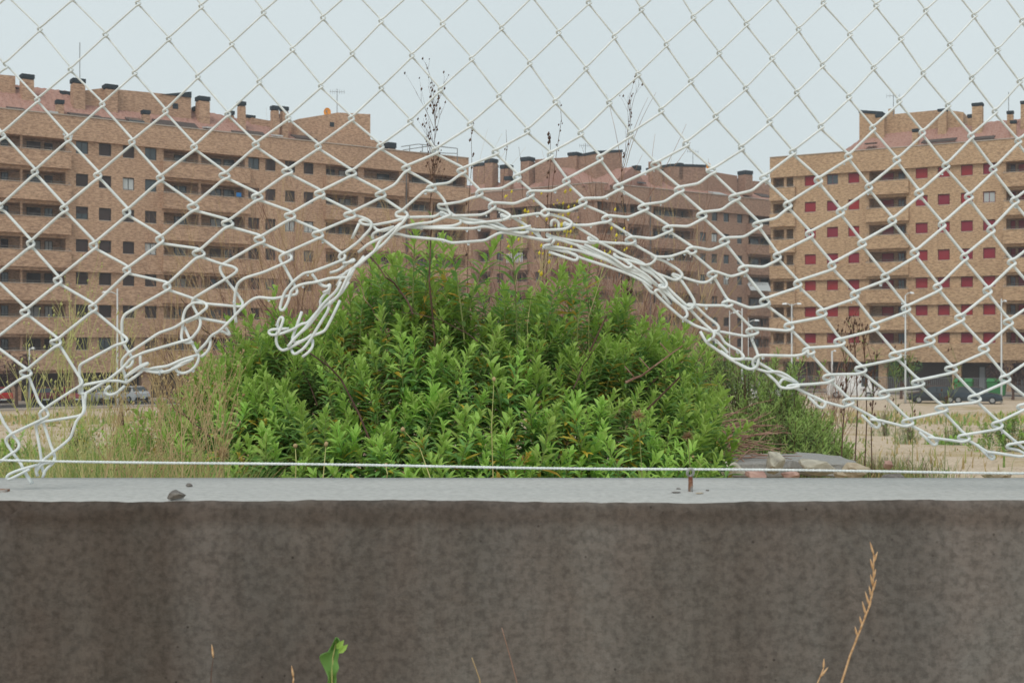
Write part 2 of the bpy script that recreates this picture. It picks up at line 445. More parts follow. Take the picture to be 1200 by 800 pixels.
# ------------------------------------------------------------------ chain link fence
S = DF / F                    # metres per photo pixel on the fence plane
def FP(x, y, z=0.0):
    """photo pixel on the fence plane, z in millimetres towards the camera"""
    d = DF - z * 0.001
    return Vector(((x - 600) * S, d, CZ - (y - HY) * S))
NODES = {}
def N(c, **rows):
    pass
TABLE = """
0: 0,9,-5 2,7,75 4,4,157 6,2,243 8,-5,326 10,-8,402 12,-10,470
1: 1,47,35 3,44,118 5,41,202 7,36,286 9,30,366 11,30,437
2: 0,85,-1 2,83,82 4,80,163 6,75,245 8,68,329 10,66,401
3: 1,124,41 3,120,123 5,115,206 7,110,288 9,109,361
4: 0,162,4 2,158,86 4,155,167 6,149,249 8,149,317
5: 1,198,46 3,194,131 5,188,209 7,188,281 9,196,336
6: 0,236,8 2,232,90 4,228,173 6,227,243 8,233,297
7: 1,272,52 3,267,134 5,264,206 7,267,262
8: 0,309,15 2,304,96 4,300,170 6,302,231 8,304,281
9: 1,343,58 3,338,138 5,337,201 7,340,253
10: 0,379,21 2,376,101 4,373,172 6,375,227 8,373,275
11: 1,413,63 3,412,139 5,412,203 7,411,252
12: 0,447,25 2,447,103 4,446,172 6,446,228
13: 1,483,65 3,481,142 5,476,197
14: 0,519,28 2,516,105 4,510,177 6,506,220
15: 1,553,69 3,551,146 5,541,200
16: 0,588,33 2,585,113 4,581,178 6,562,226
17: 1,621,74 3,618,153 5,606,207 7,577,241
18: 0,655,38 2,651,119 4,645,181 6,622,227
19: -1,690,3 1,687,80 3,681,156 5,664,212 7,639,249
20: 0,720,43 2,714,120 4,703,185 6,683,236
21: -1,752,11 1,748,87 3,739,157 5,725,219 7,711,256
22: 0,781,52 2,775,129 4,768,193 6,754,243 8,739,281
23: -1,813,20 1,810,95 3,804,168 5,796,222 7,783,268
24: 0,843,62 2,839,136 4,834,200 6,823,252 8,810,293
25: -1,875,28 1,874,103 3,869,173 5,861,231 7,849,282 9,835,321
26: 0,905,68 2,902,142 4,896,208 6,888,263 8,871,315 10,853,355
27: -1,936,34 1,934,108 3,929,178 5,923,240 7,911,300 9,896,353 11,881,388
28: -2,965,3 0,964,76 2,962,148 4,959,211 6,949,274 8,935,332 10,925,382
29: -1,996,40 1,995,113 3,994,183 5,985,248 7,975,311 9,963,366 11,948,411
30: -2,1027,6 0,1024,79 2,1023,150 4,1018,219 6,1010,285 8,1001,345 10,984,400 12,971,442
31: -1,1056,45 1,1054,118 3,1051,187 5,1046,258 7,1037,324 9,1025,382 11,1008,432 13,994,470
32: -2,1085,12 0,1082,85 2,1081,155 4,1077,226 6,1072,296 8,1062,361 10,1049,416 12,1036,461
33: -1,1113,52 1,1111,123 3,1108,194 5,1104,263 7,1099,336 9,1089,398 11,1076,448 13,1064,494
34: -2,1142,18 0,1139,91 2,1138,159 4,1135,230 6,1130,301 8,1125,372 10,1115,432 12,1103,478
35: -1,1169,58 1,1166,130 3,1164,198 5,1161,269 7,1157,340 9,1153,408 11,1142,466 13,1130,512
36: -2,1198,24 0,1195,95 2,1193,165 4,1189,235 6,1186,307 8,1182,377 10,1178,443 12,1169,497
37: -1,1226,63 1,1223,136 3,1220,205 5,1218,276 7,1215,347 9,1212,414 11,1206,472 13,1199,529
"""
for ln in TABLE.strip().splitlines():
    c, rest = ln.split(':')
    for t in rest.split():
        r_, x_, y_ = t.split(',')
        NODES[(int(c), int(r_))] = (float(x_), float(y_))
for c in range(38):
    rs = sorted(r for (cc, r) in NODES if cc == c)
    a, b = rs[0], rs[1]
    (xa, ya), (xb, yb) = NODES[(c, a)], NODES[(c, b)]
    r = a - 2; q = 1
    while r >= -12:
        NODES[(c, r)] = (xa + (xa - xb) * q * 0.9, ya - (yb - ya) * q)
        r -= 2; q += 1

# hand-followed ends of the torn wires, in photo pixels
T = {
0: [(4,497),(13,509),(22,520),(22,526),(13,532),(0,541),(-20,552),(-45,566)],
1: [(45,472),(54,481),(58,486),(53,490),(14,508),(6,514),(6,519),(14,532),(21,541),(28,553),(37,567)],
2: [(93,442),(97,447),(96,451),(88,456),(60,474),(47,483),(46,487),(50,497),(59,524),(64,535),(64,541),(54,550),(51,559)],
3: [(143,392),(150,397),(149,401),(137,404),(94,427),(92,432),(92,444),(95,458),(97,470),(99,480),(98,485),(91,492),(86,506),(84,512),(79,517),(50,540),(45,545),(41,550),(43,558)],
4: [(147,368),(143,375),(142,398),(145,406),(152,415),(157,423),(154,429),(149,431)],
5: [(227,350),(241,355),(244,360),(232,370),(218,376),(205,384),(187,390),(171,401),(151,414),(143,422),(142,431),(145,438),(148,449),(140,446),(125,446),(98,451),(91,456),(94,462)],
6: [(258,309),(272,312),(279,316),(275,321),(226,350),(225,357),(231,368),(236,377),(234,386),(225,397),(214,400),(190,407),(169,413),(154,420),(144,432),(127,445),(112,454),(98,462),(91,460)],
7: [(257,311),(257,317),(261,324),(275,341),(284,354),(284,359),(278,359),(244,356),(227,354),(218,361),(214,371),(214,381),(212,397),(217,402),(227,401)],
8: [(330,295),(341,299),(342,304),(335,308),(310,319),(287,326),(279,332),(276,342),(274,356),(275,371),(276,378)],
9: [(334,297),(327,300),(328,306),(332,311),(342,329),(349,341),(348,345),(341,346),(320,350),(302,348),(294,352),(285,360),(272,374),(258,388),(248,393),(242,402),(231,413)],
10: [(398,295),(405,299),(404,304),(387,311),(366,319),(357,320),(345,329),(334,342),(330,354),(328,363),(333,364),(339,352),(341,341),(349,335),(360,332),(370,331),(387,326),(410,325),(417,311)],
11: [(416,252),(429,256),(436,261),(435,268),(420,284),(405,295),(398,298),(397,303),(404,307)],
12: [(470,246),(478,250),(477,255),(460,260),(437,264),(425,263),(420,259),(427,257),(436,262),(441,270),(450,271),(462,267)],
13: [(499,223),(470,248),(464,249),(464,254),(474,255),(510,254),(518,248),(527,253)],
14: [(499,219),(503,223),(512,224),(521,235),(525,246),(529,252),(521,255),(506,261),(487,263),(470,267),(462,273),(450,286),(432,300),(420,312)],
15: [(553,232),(540,237),(519,240),(513,239),(514,244),(525,246),(531,252),(545,256),(565,259),(585,262),(598,271)],
16: [(574,248),(565,252),(525,253),(516,247),(516,252),(526,254),(545,257),(568,261),(590,268),(610,273),(620,272)],
17: [(581,244),(592,248),(599,253),(594,257),(585,259),(550,262),(541,259),(539,255),(543,259),(560,261),(590,270),(620,278),(645,283)],
18: [(634,250),(605,254),(594,254),(587,250),(588,255),(598,253),(614,262),(627,272),(635,281)],
19: [(645,251),(663,256),(671,261),(668,266),(661,269),(637,270),(619,269),(616,266),(618,270),(628,268),(632,276),(636,281)],
20: [(706,261),(690,264),(668,264),(661,260),(661,265),(672,262),(680,268),(696,278),(702,282),(696,285),(672,282),(646,277),(640,273),(642,278),(660,282),(690,291),(712,303),(735,313),(751,320)],
21: [(730,285),(722,285),(700,283),(689,277),(690,283),(700,283),(712,288),(728,297),(752,307),(775,324),(782,332),(780,338),(774,337)],
22: [(770,302),(764,309),(756,311),(742,306),(725,302),(719,296),(721,301),(730,303),(745,314),(758,322),(772,335)],
23: [(806,294),(785,301),(770,301),(763,298),(766,302),(778,305),(797,317),(801,323),(793,329),(770,320),(756,315),(751,309),(753,315),(764,320),(780,334),(790,344),(803,356),(808,361)],
24: [(836,325),(829,331),(820,331),(801,325),(788,320),(790,324),(798,327),(806,339),(814,353),(813,360),(807,363),(793,354),(774,338),(772,334),(776,334),(790,350),(804,363),(806,370),(801,373)],
25: [(849,358),(825,358),(806,356),(806,359),(815,358),(828,370),(842,381),(843,387),(837,389),(816,382),(799,372),(785,360),(769,345),(767,341),(771,339),(776,343),(786,357)],
26: [(880,393),(874,394),(836,387),(836,390),(843,391),(850,402),(868,412),(872,418),(870,421),(860,421),(855,419)],
27: [(880,394),(888,414),(889,424),(886,431),(880,433),(862,424),(845,411)],
28: [(947,408),(942,415),(930,417),(889,416),(883,420),(882,427),(887,432),(900,436),(912,435),(922,439),(936,449)],
29: [(971,448),(950,450),(926,451),(921,453),(932,454),(944,460),(962,468),(968,472),(965,478),(960,477),(948,464)],
30: [(990,477),(968,471),(955,467)],
31: [(999,475),(1028,491),(1032,497),(1029,502),(1024,499),(1011,486)],
32: [(1058,499),(1030,492),(1019,491)],
33: [(1068,498),(1096,513),(1099,519),(1095,522),(1078,506)],
34: [(1124,517),(1096,513),(1086,512)],
35: [(1138,517),(1160,531),(1166,535),(1163,539),(1146,521)],
36: [(1190,534),(1165,530),(1155,529)],
}
EXTRA = [   # loose strands of the bundled edge
 [(45,544),(21,551),(10,556),(9,561),(13,561),(25,555),(36,549)],
 [(23,543),(27,552),(33,562),(36,567)],
 [(101,460),(99,472),(100,483),(94,487),(70,491),(50,494),(41,498),(41,504),(46,530),(48,548),(51,557)],
 [(65,536),(64,541),(52,542),(46,548),(41,553),(43,558)],
 [(165,416),(164,428),(168,434),(187,437),(200,434),(214,427),(224,422)],
 [(215,383),(222,398),(230,412),(234,418),(231,428),(223,435),(213,438),(206,434),(207,428)],
 [(149,441),(160,434),(166,430),(175,426),(173,425),(163,430),(152,438),(147,443)],
 [(232,416),(215,421),(197,429),(180,431),(170,434),(164,430)],
 [(228,420),(214,425),(204,430),(195,437),(187,434)],
 [(148,449),(163,438),(168,432),(185,434),(196,437),(204,431)],
 [(130,452),(124,456),(123,460),(128,463),(137,461),(147,452)],
 [(218,378),(230,372),(252,376),(267,379)],
 [(258,388),(264,390),(269,393),(267,388),(264,384)],
 [(246,397),(247,405),(243,413),(236,418)],
 [(365,321),(374,333),(382,337),(388,332),(385,345)],
 [(409,330),(400,344),(378,361),(362,382),(348,394),(343,400),(338,406)],
 [(399,352),(390,371),(381,388),(365,394),(337,409),(330,411),(324,405),(323,395),(326,385),(325,378),(329,371),(333,373),(329,385),(326,392)],
 [(339,385),(318,386),(314,389),(318,393),(330,391),(346,385),(354,379),(360,379),(376,360),(375,352),(387,338)],
 [(354,365),(347,384),(342,397),(345,402),(358,398),(366,392)],
 [(366,398),(367,406),(362,413),(355,418)],
 [(341,410),(345,416),(356,409),(363,400),(375,380),(385,364),(388,352)],
 [(342,400),(350,392),(362,380),(380,355),(395,341),(400,330)],
 [(374,332),(381,336),(387,335),(386,340),(379,343)],
 [(401,340),(410,326),(417,311),(432,300),(450,286),(470,264),(478,252)],
 [(395,335),(404,320),(420,311),(440,294),(446,281),(460,270)],
 [(420,296),(432,286),(452,277),(461,269),(470,262)],
 [(437,280),(436,276),(440,272),(462,266)],
 [(387,320),(397,317),(414,303),(416,306),(402,309)],
 [(394,326),(412,317),(419,310),(427,300)],
 [(413,314),(405,330),(398,345),(386,358)],
 [(455,274),(467,274),(477,277),(519,281),(529,285),(569,282),(577,277),(587,272),(600,274),(641,282),(646,280)],
 [(475,264),(500,266),(531,265),(541,261),(539,257)],
 [(475,266),(521,268),(556,268),(567,265),(592,270),(612,274),(619,272)],
 [(570,261),(592,270),(615,267),(622,265)],
 [(457,279),(466,268),(475,258),(479,252)],
 [(636,290),(650,289),(680,294),(712,305),(735,317),(750,322),(764,333)],
 [(643,295),(675,306),(678,301),(673,297),(650,292),(637,290),(637,288),(645,287)],
 [(660,292),(680,302),(712,312),(735,320),(752,328),(765,338)],
 [(676,286),(680,291),(710,304),(737,315),(752,321),(770,334),(776,338)],
 [(685,286),(716,301),(736,315),(742,311),(736,308)],
 [(646,265),(646,259),(650,257),(655,260),(655,267)],
 [(646,287),(650,281)],
 [(754,330),(762,341),(767,344)],
 [(413,280),(421,262)],
 [(821,388),(828,401),(834,405),(855,420),(877,433),(886,431),(889,424),(886,417)],
 [(829,400),(834,396),(839,398),(852,411),(854,414)],
 [(808,361),(818,372),(831,384),(838,391),(834,397)],
 [(861,421),(880,420),(890,425),(915,440),(935,449)],
 [(898,436),(911,448),(914,454),(925,455),(936,452)],
 [(913,450),(918,443),(930,447),(936,450)],
]

def fillet(pts, cap=5.0):
    """rounded corners on a polyline of (x, y, z) photo pixels; z is in millimetres"""
    out = [pts[0]]
    for i in range(1, len(pts)-1):
        p = Vector(pts[i]); a = Vector(pts[i-1]); b = Vector(pts[i+1])
        la = (a-p).length; lb = (b-p).length
        if la < 1e-4 or lb < 1e-4: continue
        da = min(cap, la*0.48); db = min(cap, lb*0.48)
        A = p + (a-p)/la*da; B = p + (b-p)/lb*db
        for t in (0, .25, .5, .75, 1):
            out.append(tuple(A*(1-t)**2 + p*2*t*(1-t) + B*t*t))
    out.append(pts[-1])
    return out

def e_of(x, y):
    e = 2.6 + max(0, min(1, (y-120)/110))*1.6 + max(0, min(1, (y-330)/110))*2.6
    if 210 < x < 420 and y > 190: e += 2.4
    if 420 <= x < 560 and y > 190: e += 1.5
    if x > 690 and x < 900 and y > 190: e += 1.5
    return e
def v_of(x, y):
    return 2.6 + max(0, min(1, (y-100)/160))*1.8
HZ = 2.6       # half the thickness of the woven fabric (mm)
def tail_path(pts, seed):
    rnd = random.Random(seed)
    n = len(pts)
    zs = []
    z = HZ * (1 if rnd.random() < 0.5 else -1)
    for i, (x, y) in enumerate(pts):
        # front when running down to the left, back when running down to the right
        j = min(i, n-2); dx = pts[j+1][0]-pts[j][0]; dy = pts[j+1][1]-pts[j][1]
        zt = HZ*1.0 if dx*dy < 0 or abs(dy) < 2 else -HZ*1.2
        zs.append(zt + rnd.uniform(-1.6, 1.6))
    zs = [ (zs[max(0,i-1)] + 2*zs[i] + zs[min(n-1,i+1)])/4 for i in range(n)]
    return [(x, y, z) for (x, y), z in zip(pts, zs)]

def wire_path(k):
    L = sorted([(r, 'L', NODES[(k, r)]) for (c, r) in NODES if c == k] + [(r, 'R', NODES[(k+1, r)]) for (c, r) in NODES if c == k+1], key=lambda t: t[0])
    # keep the alternation unbroken
    seq = [L[0]]
    for t in L[1:]:
        if t[0] == seq[-1][0] + 1: seq.append(t)
        else: break
    pts = []
    rnd = random.Random(k*7+1)
    for idx, (r, s, (x, y)) in enumerate(seq):
        e = e_of(x, y) * rnd.uniform(0.85, 1.15); v = v_of(x, y) * rnd.uniform(0.9, 1.1)
        drp = (12 <= k <= 26 and y > 195)
        if s == 'L':     # in from the upper right at the front, out to the lower right at the back
            pts += [(x + 1.5, y - v*0.75, HZ), (x - e, y - v*0.45 + (1.0 if drp else 0), HZ*0.7), (x - e*0.9, y + v*0.55, -HZ*0.6), (x + e*0.45, y + v*0.9, -HZ)]
        else:
            pts += [(x - 1.0, y - v*1.3, -HZ), (x + e*0.75, y - v*0.35, -HZ*0.6), (x + e, y + v*0.55, HZ*0.7), (x - e*0.35, y + v*1.25, HZ)]
            if drp and idx < len(seq)-1:
                nx_, ny_ = seq[idx+1][2]
                pts.append((x + (nx_-x)*0.42, y + v + (ny_-y)*0.42 + 2.5, HZ))
    tl = T.get(k)
    if tl:
        # drop nodes the tail replaces
        tp = tail_path(tl, k)
        # start of the tail continues from the last woven turn
        pts += tp
    return fillet(pts, 4.5)

M['pvc'] = mat('white_coated_wire', (0.64, 0.68, 0.675), 0.5, [(0.77, 0.805, 0.80)], scale=60, bump=0.12, bscale=500, spec=0.45)
fence = empty('chain_link_fence', (0, DF, CZ - 0.158))
tag(fence, 'torn white chain link fence with a ragged arched hole above the concrete wall', 'fence')
froot_inv = Matrix.Translation((0, -DF, -(CZ - 0.158)))
def radius(y):
    t = max(0, min(1, (y - 60) / 170))
    return (1.14 + 0.54*t) * S
all_paths = {}
def wire_obj(path, dx=0.0, dyf=None):
    mb = MB()
    P = []; rr = []
    for (x, y, z) in path:
        yy = y + (dyf(y) if dyf else 0)
        P.append(froot_inv @ FP(x + dx, yy, z)); rr.append(radius(y))
    # drop near-duplicate points
    Q = [P[0]]; q = [rr[0]]
    for p, r in zip(P[1:], rr[1:]):
        if (p - Q[-1]).length > 0.0004: Q.append(p); q.append(r)
    mb.tube(Q, q, 8)
    return mb.build('wire', M['pvc'], fence, smooth=True)
for k in range(0, 37):
    p = wire_path(k); all_paths[k] = p
    wire_obj(p)
for j in range(1, 6):        # the same fabric carries on beyond both edges of the photograph
    for k in (35, 36):
        wire_obj(all_paths[k], 57.0*j, lambda y, j=j: (5 + 14*max(0, min(1, y/450)))*j*0.55)
    for k in (0, 1):
        wire_obj(all_paths[k], -77.0*j, lambda y, j=j: -3.0*j if y < 400 else 0.0)
for i, pts in enumerate(EXTRA):
    wire_obj(fillet(tail_path(pts, 100+i), 5.0))

# rain drops hanging under the strands
def drop_mesh(mb, c, r):
    rings = [(-1.25, 0.15), (-1.0, 0.65), (-0.5, 0.95), (0.1, 0.9), (0.7, 0.45), (1.0, 0.1)]
    n = 7; b = len(mb.v)
    for (h, q) in rings:
        for k in range(n):
            a = 2*math.pi*k/n
            mb.v.append((c[0] + r*q*math.cos(a), c[1] + r*q*math.sin(a), c[2] + r*h))
    for i in range(len(rings)-1):
        for k in range(n):
            mb.f.append((b+i*n+k, b+i*n+(k+1)%n, b+(i+1)*n+(k+1)%n, b+(i+1)*n+k)); mb.m.append(0)
M['water'] = mat('water_drop', (0.85, 0.88, 0.9), 0.05, spec=0.6)
M['water'].node_tree.nodes['Principled BSDF'].inputs['Transmission Weight'].default_value = 0.75
M['water'].node_tree.nodes['Principled BSDF'].inputs['IOR'].default_value = 1.33
mb = MB(); rnd = random.Random(5)
spots = [(498,221),(499,222),(555,228),(613,225),(614,227),(573,241),(587,251),(589,253),(660,261),(516,248),(638,288),(516,282),(553,283),(511,221),(629,251),(655,228),(612,250),(494,264),(544,267),(562,269),(316,374),(314,346),(188,434),(207,439),(232,436),(165,330),
 (277,350),(692,265),(727,266),(735,228),(715,237),(852,320),(787,302),(799,302),(783,304),(747,282),(900,400),(863,403),(812,357),(827,361),(842,396),(1022,328),(1079,350),
 (900,418),(1016,497),(1040,497),(1155,532),(86,151),(70,152),(98,322),(1116,213),(1145,250),(1113,477),(20,182),(992,242),(1009,338),(947,370),(907,352),(945,417),(934,418),(878,398),(95,552),(150,540),(157,541),(1053,553),(326,547)]
ALLP = [p for k in all_paths for p in all_paths[k]]
for e_ in EXTRA:
    for p, q in zip(e_, e_[1:]):
        ALLP += [(p[0]+(q[0]-p[0])*t/4, p[1]+(q[1]-p[1])*t/4, HZ) for t in range(5)]
for (x, y) in spots:
    b_ = min(ALLP, key=lambda p: (p[0]-x)**2 + (p[1]-y)**2)
    if (b_[0]-x)**2 + (b_[1]-y)**2 > 100: continue
    x, y = b_[0], b_[1]
    mb_r = rnd.uniform(1.5, 2.3)
    drop_mesh(mb, froot_inv @ FP(x, y + 2.2, HZ), mb_r * S)
for k in range(8, 37):
    for (x, y, z) in all_paths[k][::9]:
        if y > 150 and rnd.random() < 0.16:
            drop_mesh(mb, froot_inv @ FP(x, y + 2.6, z), rnd.uniform(0.9, 1.7) * S)
tag(mb.build('water_drops', M['water'], fence, smooth=True), kind='stuff')

# bottom tension line: a twisted strand sagging a little between the eye bolts
def line_y(x):
    return 538.5 + (x/600)*8.5 if x < 600 else 547 + (x-600)/600*6.5
mb = MB(); a1 = []; a2 = []
for i in range(0, 620):
    x = -200 + i*2.6
    p = froot_inv @ FP(x, line_y(x) + 0.5*math.sin(x*0.012), 4.5)
    ph = x * 0.8
    r = 0.62 * S
    a1.append(p + Vector((0, math.cos(ph), math.sin(ph)))*r); a2.append(p - Vector((0, math.cos(ph), math.sin(ph)))*r)
mb.tube(a1, 1.15*S, 6); mb.tube(a2, 1.15*S, 6)
ln = mb.build('tension_wire', M['pvc'], smooth=True, loc=(0, DF, CZ-0.158))
tag(ln, 'straight white twisted line wire stretched low along the top of the concrete wall', 'wire')

# eye bolt
M['rust'] = mat('rusty_steel', (0.16, 0.06, 0.035), 0.85, [(0.30, 0.17, 0.11), (0.42, 0.40, 0.38)], scale=90, bump=0.4, bscale=300)
M['steel'] = mat('worn_steel', (0.33, 0.33, 0.31), 0.5, [(0.5, 0.5, 0.48)], scale=80, metallic=0.4)
bolt = empty('eye_bolt', FP(808.5, 575))
tag(bolt, 'small rusty eye bolt holding the line wire on the wall top', 'bolt')
def BP(x, y, z=0): return FP(x, y, z) - Vector(bolt.location)
mb = MB(); mb.tube([BP(808.5, 577, 4), BP(808.7, 566, 4), BP(808.5, 558, 4)], [2.9*S, 2.7*S, 2.5*S], 10)
sh = mb.build('shank', M['rust'], bolt, smooth=True)
mb = MB()
ring = [BP(808.3 + 3.6*math.sin(a), 553.0 - 4.6*math.cos(a), 4.5 + 2*math.cos(a)) for a in [2*math.pi*i/16 for i in range(17)]]
mb.tube(ring, 1.7*S, 8, cap=False)
mb.build('eye', M['steel'], bolt, smooth=True)

# rusty plate at the left where the fabric is pinned
mb = MB(); p = FP(-2, 565)
for i in range(12):
    a0 = i/12; a1_ = (i+1)/12
    xa = -0.6 + 0.045*0 + (0.0) ; 
mb.box(-0.02, 0.034, -0.006, 0.006, -0.001, 0.003)
pl = mb.build('rusty_plate', M['rust'], loc=(-0.594 + 0.012, DF - 0.012, CZ - 0.158))
tag(pl, 'thin rusty strap lying on the wall top where the fence wires are pinned down', 'strap')

# pebbles on the wall
def rock_mesh(name, r, seed, m, squash):
    """a broken, many-faced stone: the hull of a few random points, with worn edges and a rough skin"""
    rn = random.Random(seed); bm = bmesh.new()
    for i in range(17):
        v = Vector((rn.gauss(0,1), rn.gauss(0,1), rn.gauss(0,1))).normalized()*rn.uniform(.8, 1.08)
        bm.verts.new((v.x, v.y, v.z))
    h = bmesh.ops.convex_hull(bm, input=bm.verts)
    bmesh.ops.delete(bm, geom=[g for g in h['geom_interior'] if isinstance(g, bmesh.types.BMVert)], context='VERTS')
    bmesh.ops.bevel(bm, geom=list(bm.edges), offset=.055, segments=1, affect='EDGES', profile=.5)
    bmesh.ops.triangulate(bm, faces=bm.faces)
    bmesh.ops.subdivide_edges(bm, edges=bm.edges, cuts=2, use_grid_fill=True)
    bmesh.ops.triangulate(bm, faces=bm.faces)
    o3 = Vector((seed*1.3, seed*2.7, seed))
    for v in bm.verts:
        c = v.co.copy(); k = 1 + .05*mnoise.noise(c*3 + o3) + .045*mnoise.noise(c*8 + o3)
        v.co = Vector((c.x*squash[0], c.y*squash[1], c.z*squash[2]))*k*r
    me = bpy.data.meshes.new(name); bm.to_mesh(me); bm.free(); me.materials.append(m)
    return me
def stone_mesh(name, r, seed, m, sub=3, squash=(1, 0.8, 0.65), rough=0.28):
    bm = bmesh.new(); bmesh.ops.create_icosphere(bm, subdivisions=sub, radius=1)
    o3 = Vector((seed*3.1, seed*1.7, seed))
    for v in bm.verts:
        c = v.co.copy()
        k = 1 + rough*mnoise.noise(c*1.2 + o3) + rough*0.5*mnoise.noise(c*3 + o3)
        # facets: flatten towards a few planes
        for q in range(5):
            rn = random.Random(seed*31+q); pn = Vector((rn.uniform(-1,1), rn.uniform(-1,1), rn.uniform(-1,1))).normalized()
            dd = c.dot(pn)
            if dd > 0.72: c -= pn*(dd-0.72)*0.85
        v.co = Vector((c.x*squash[0], c.y*squash[1], c.z*squash[2]))*k*r
    me = bpy.data.meshes.new(name); bm.to_mesh(me); bm.free(); me.materials.append(m)
    me.polygons.foreach_set('use_smooth', [True]*len(me.polygons))
    return me
M['pebble'] = mat('pebble', (0.10, 0.09, 0.085), 0.9, [(0.22, 0.20, 0.18)], scale=60, bump=0.5, bscale=200)
M['rock'] = mat('rock', (0.25, 0.23, 0.19), 0.9, [(0.46, 0.43, 0.35), (0.36, 0.33, 0.27)], scale=14, bump=0.8, bscale=30)
M['rock_pink'] = mat('rock_pink', (0.34, 0.20, 0.17), 0.9, [(0.50, 0.33, 0.28)], scale=14, bump=0.8, bscale=30)
M['rock_tan'] = mat('rock_tan', (0.34, 0.27, 0.19), 0.9, [(0.50, 0.42, 0.31)], scale=14, bump=0.8, bscale=30)
def on_top(px, py):
    # where the sight line through this pixel meets the wall top
    d = 0.158 / ((py - HY) / F)
    return Vector(((px-600)/F*d, d, CZ - 0.158))
st = inst('pebble', rock_mesh('pebble', 0.0098, 3, M['pebble'], (1.05, 0.8, 0.62))); st.location = on_top(206, 586) + Vector((0, 0, 0.005))
tag(st, 'larger dark lump of mortar lying at the edge of the wall top', 'pebble')
st = inst('pebble', stone_mesh('pebble_small', 0.0038, 8, M['pebble'], 2)); st.location = on_top(222, 570) + Vector((0, 0, 0.0018))
tag(st, 'tiny dark crumb on the wall top just behind the larger lump', 'pebble')
# flakes of debris round the bolt, each a separate crumb
FL = [(792, 577, 'long dark flake of dirt left of the eye bolt', (2.0, .8, .25)), (795, 573, 'short dark crumb next to the long flake left of the bolt', (1, .7, .35)),
      (820, 578, 'pale flake of mortar right of the eye bolt', (1.6, .7, .25)), (829, 575, 'tiny dark speck farthest right of the eye bolt', (.7, .6, .4))]
for i, (px, py, lb, sq) in enumerate(FL):
    st = inst('crumb', stone_mesh('crumb', 0.0030, 20+i, M['pebble'] if i != 2 else M['rock_tan'], 2, sq)); st.location = on_top(px, py) + Vector((0, 0, 0.0005))
    tag(st, lb, 'crumb')

# ------------------------------------------------------------------ apartment blocks
class Block:
    """a facade line in plan, with its own frame: +x along the facade, -y out towards the street, z world height"""
    def __init__(self, name, label, A, B, group='brick apartment blocks across the street'):
        A = Vector(A); B = Vector(B)
        self.A = A; self.t = (B - A).normalized(); self.L = (B - A).length
        self.root = empty(name, (A.x, A.y, 0), math.atan2(self.t.y, self.t.x))
        tag(self.root, label, 'apartment block')
    def u(self, px, o=0.0):
        """distance along the facade seen at photo column px, on the line o metres in front of (behind if negative) the facade"""
        q = (px - 600.0) / F
        n = Vector((self.t.y, -self.t.x))
        a = self.A + n * o
        return (q * a.y - a.x) / (self.t.x - q * self.t.y)
    def depth(self, px, o=0.0):
        n = Vector((self.t.y, -self.t.x)); a = self.A + n * o
        return (a + self.t * self.u(px, o)).y
    def z(self, px, py, o=0.0):
        return CZ - (py - HY) / F * self.depth(px, o)

WMESH = {}
def window_mesh(wd, ht, fm, kind):
    key = (round(wd, 1), round(ht, 1), fm.name, kind)
    if key in WMESH: return WMESH[key]
    wd, ht = key[0], key[1]
    mb = MB(); t = 0.06
    mb.box(-wd/2, wd/2, 0, .08, 0, t); mb.box(-wd/2, wd/2, 0, .08, ht-t, ht)
    mb.box(-wd/2, -wd/2+t, 0, .08, t, ht-t); mb.box(wd/2-t, wd/2, 0, .08, t, ht-t)
    if kind != 'shutter': mb.box(-t/2, t/2, 0.002, .078, t, ht-t)
    mb.box(-wd/2-.06, wd/2+.06, -.10, .0, -.07, -.003, 1)
    fr = mb.mesh('window', [fm, M['coping']])
    mb = MB()
    if kind == 'shutter':
        n = max(4, int(ht/0.22)); h = (ht-2*t)/n
        for i in range(n):
            z0 = t + i*h
            mb.add([(-wd/2+t, .05, z0), (wd/2-t, .05, z0), (wd/2-t, .02, z0+h), (-wd/2+t, .02, z0+h)], [(0,1,2,3)])
    else:
        mb.box(-wd/2+t, wd/2-t, .03, .05, t, ht-t)
    pn = mb.mesh('pane', [M['glass']])
    WMESH[key] = (fr, pn, wd, ht)
    return WMESH[key]

def add_window(bl, u, z0, wd, ht, kind, shutter, frame, o=-0.12):
    fr, pn, wd, ht = window_mesh(wd, ht, frame, 'shutter' if kind in 's' else 'pane')
    f = inst('window', fr, bl.root); f.location = (u, -o, z0)
    if kind == 's':
        p = bpy.data.objects.new('shutter', pn_with(pn, shutter)); col.objects.link(p); p.parent = f
    elif kind == 'g':
        p = inst('pane', pn, f)
    elif kind == 'c':      # curtained
        p = inst('pane', pn_with(pn, M['curtain']), f)
    elif kind == 'h':      # shutter half down over glass
        p = inst('pane', pn, f)
        mb = MB(); mb.box(-wd/2+.06, wd/2-.06, .0, .02, ht*0.45, ht-.06)
        q = mb.build('shutter', shutter, f)
_pc = {}
def pn_with(me, m):
    k = (me.name, m.name)
    if k not in _pc:
        c = me.copy(); c.name = 'shutter_leaf'; c.materials.clear(); c.materials.append(m); _pc[k] = c
    return _pc[k]

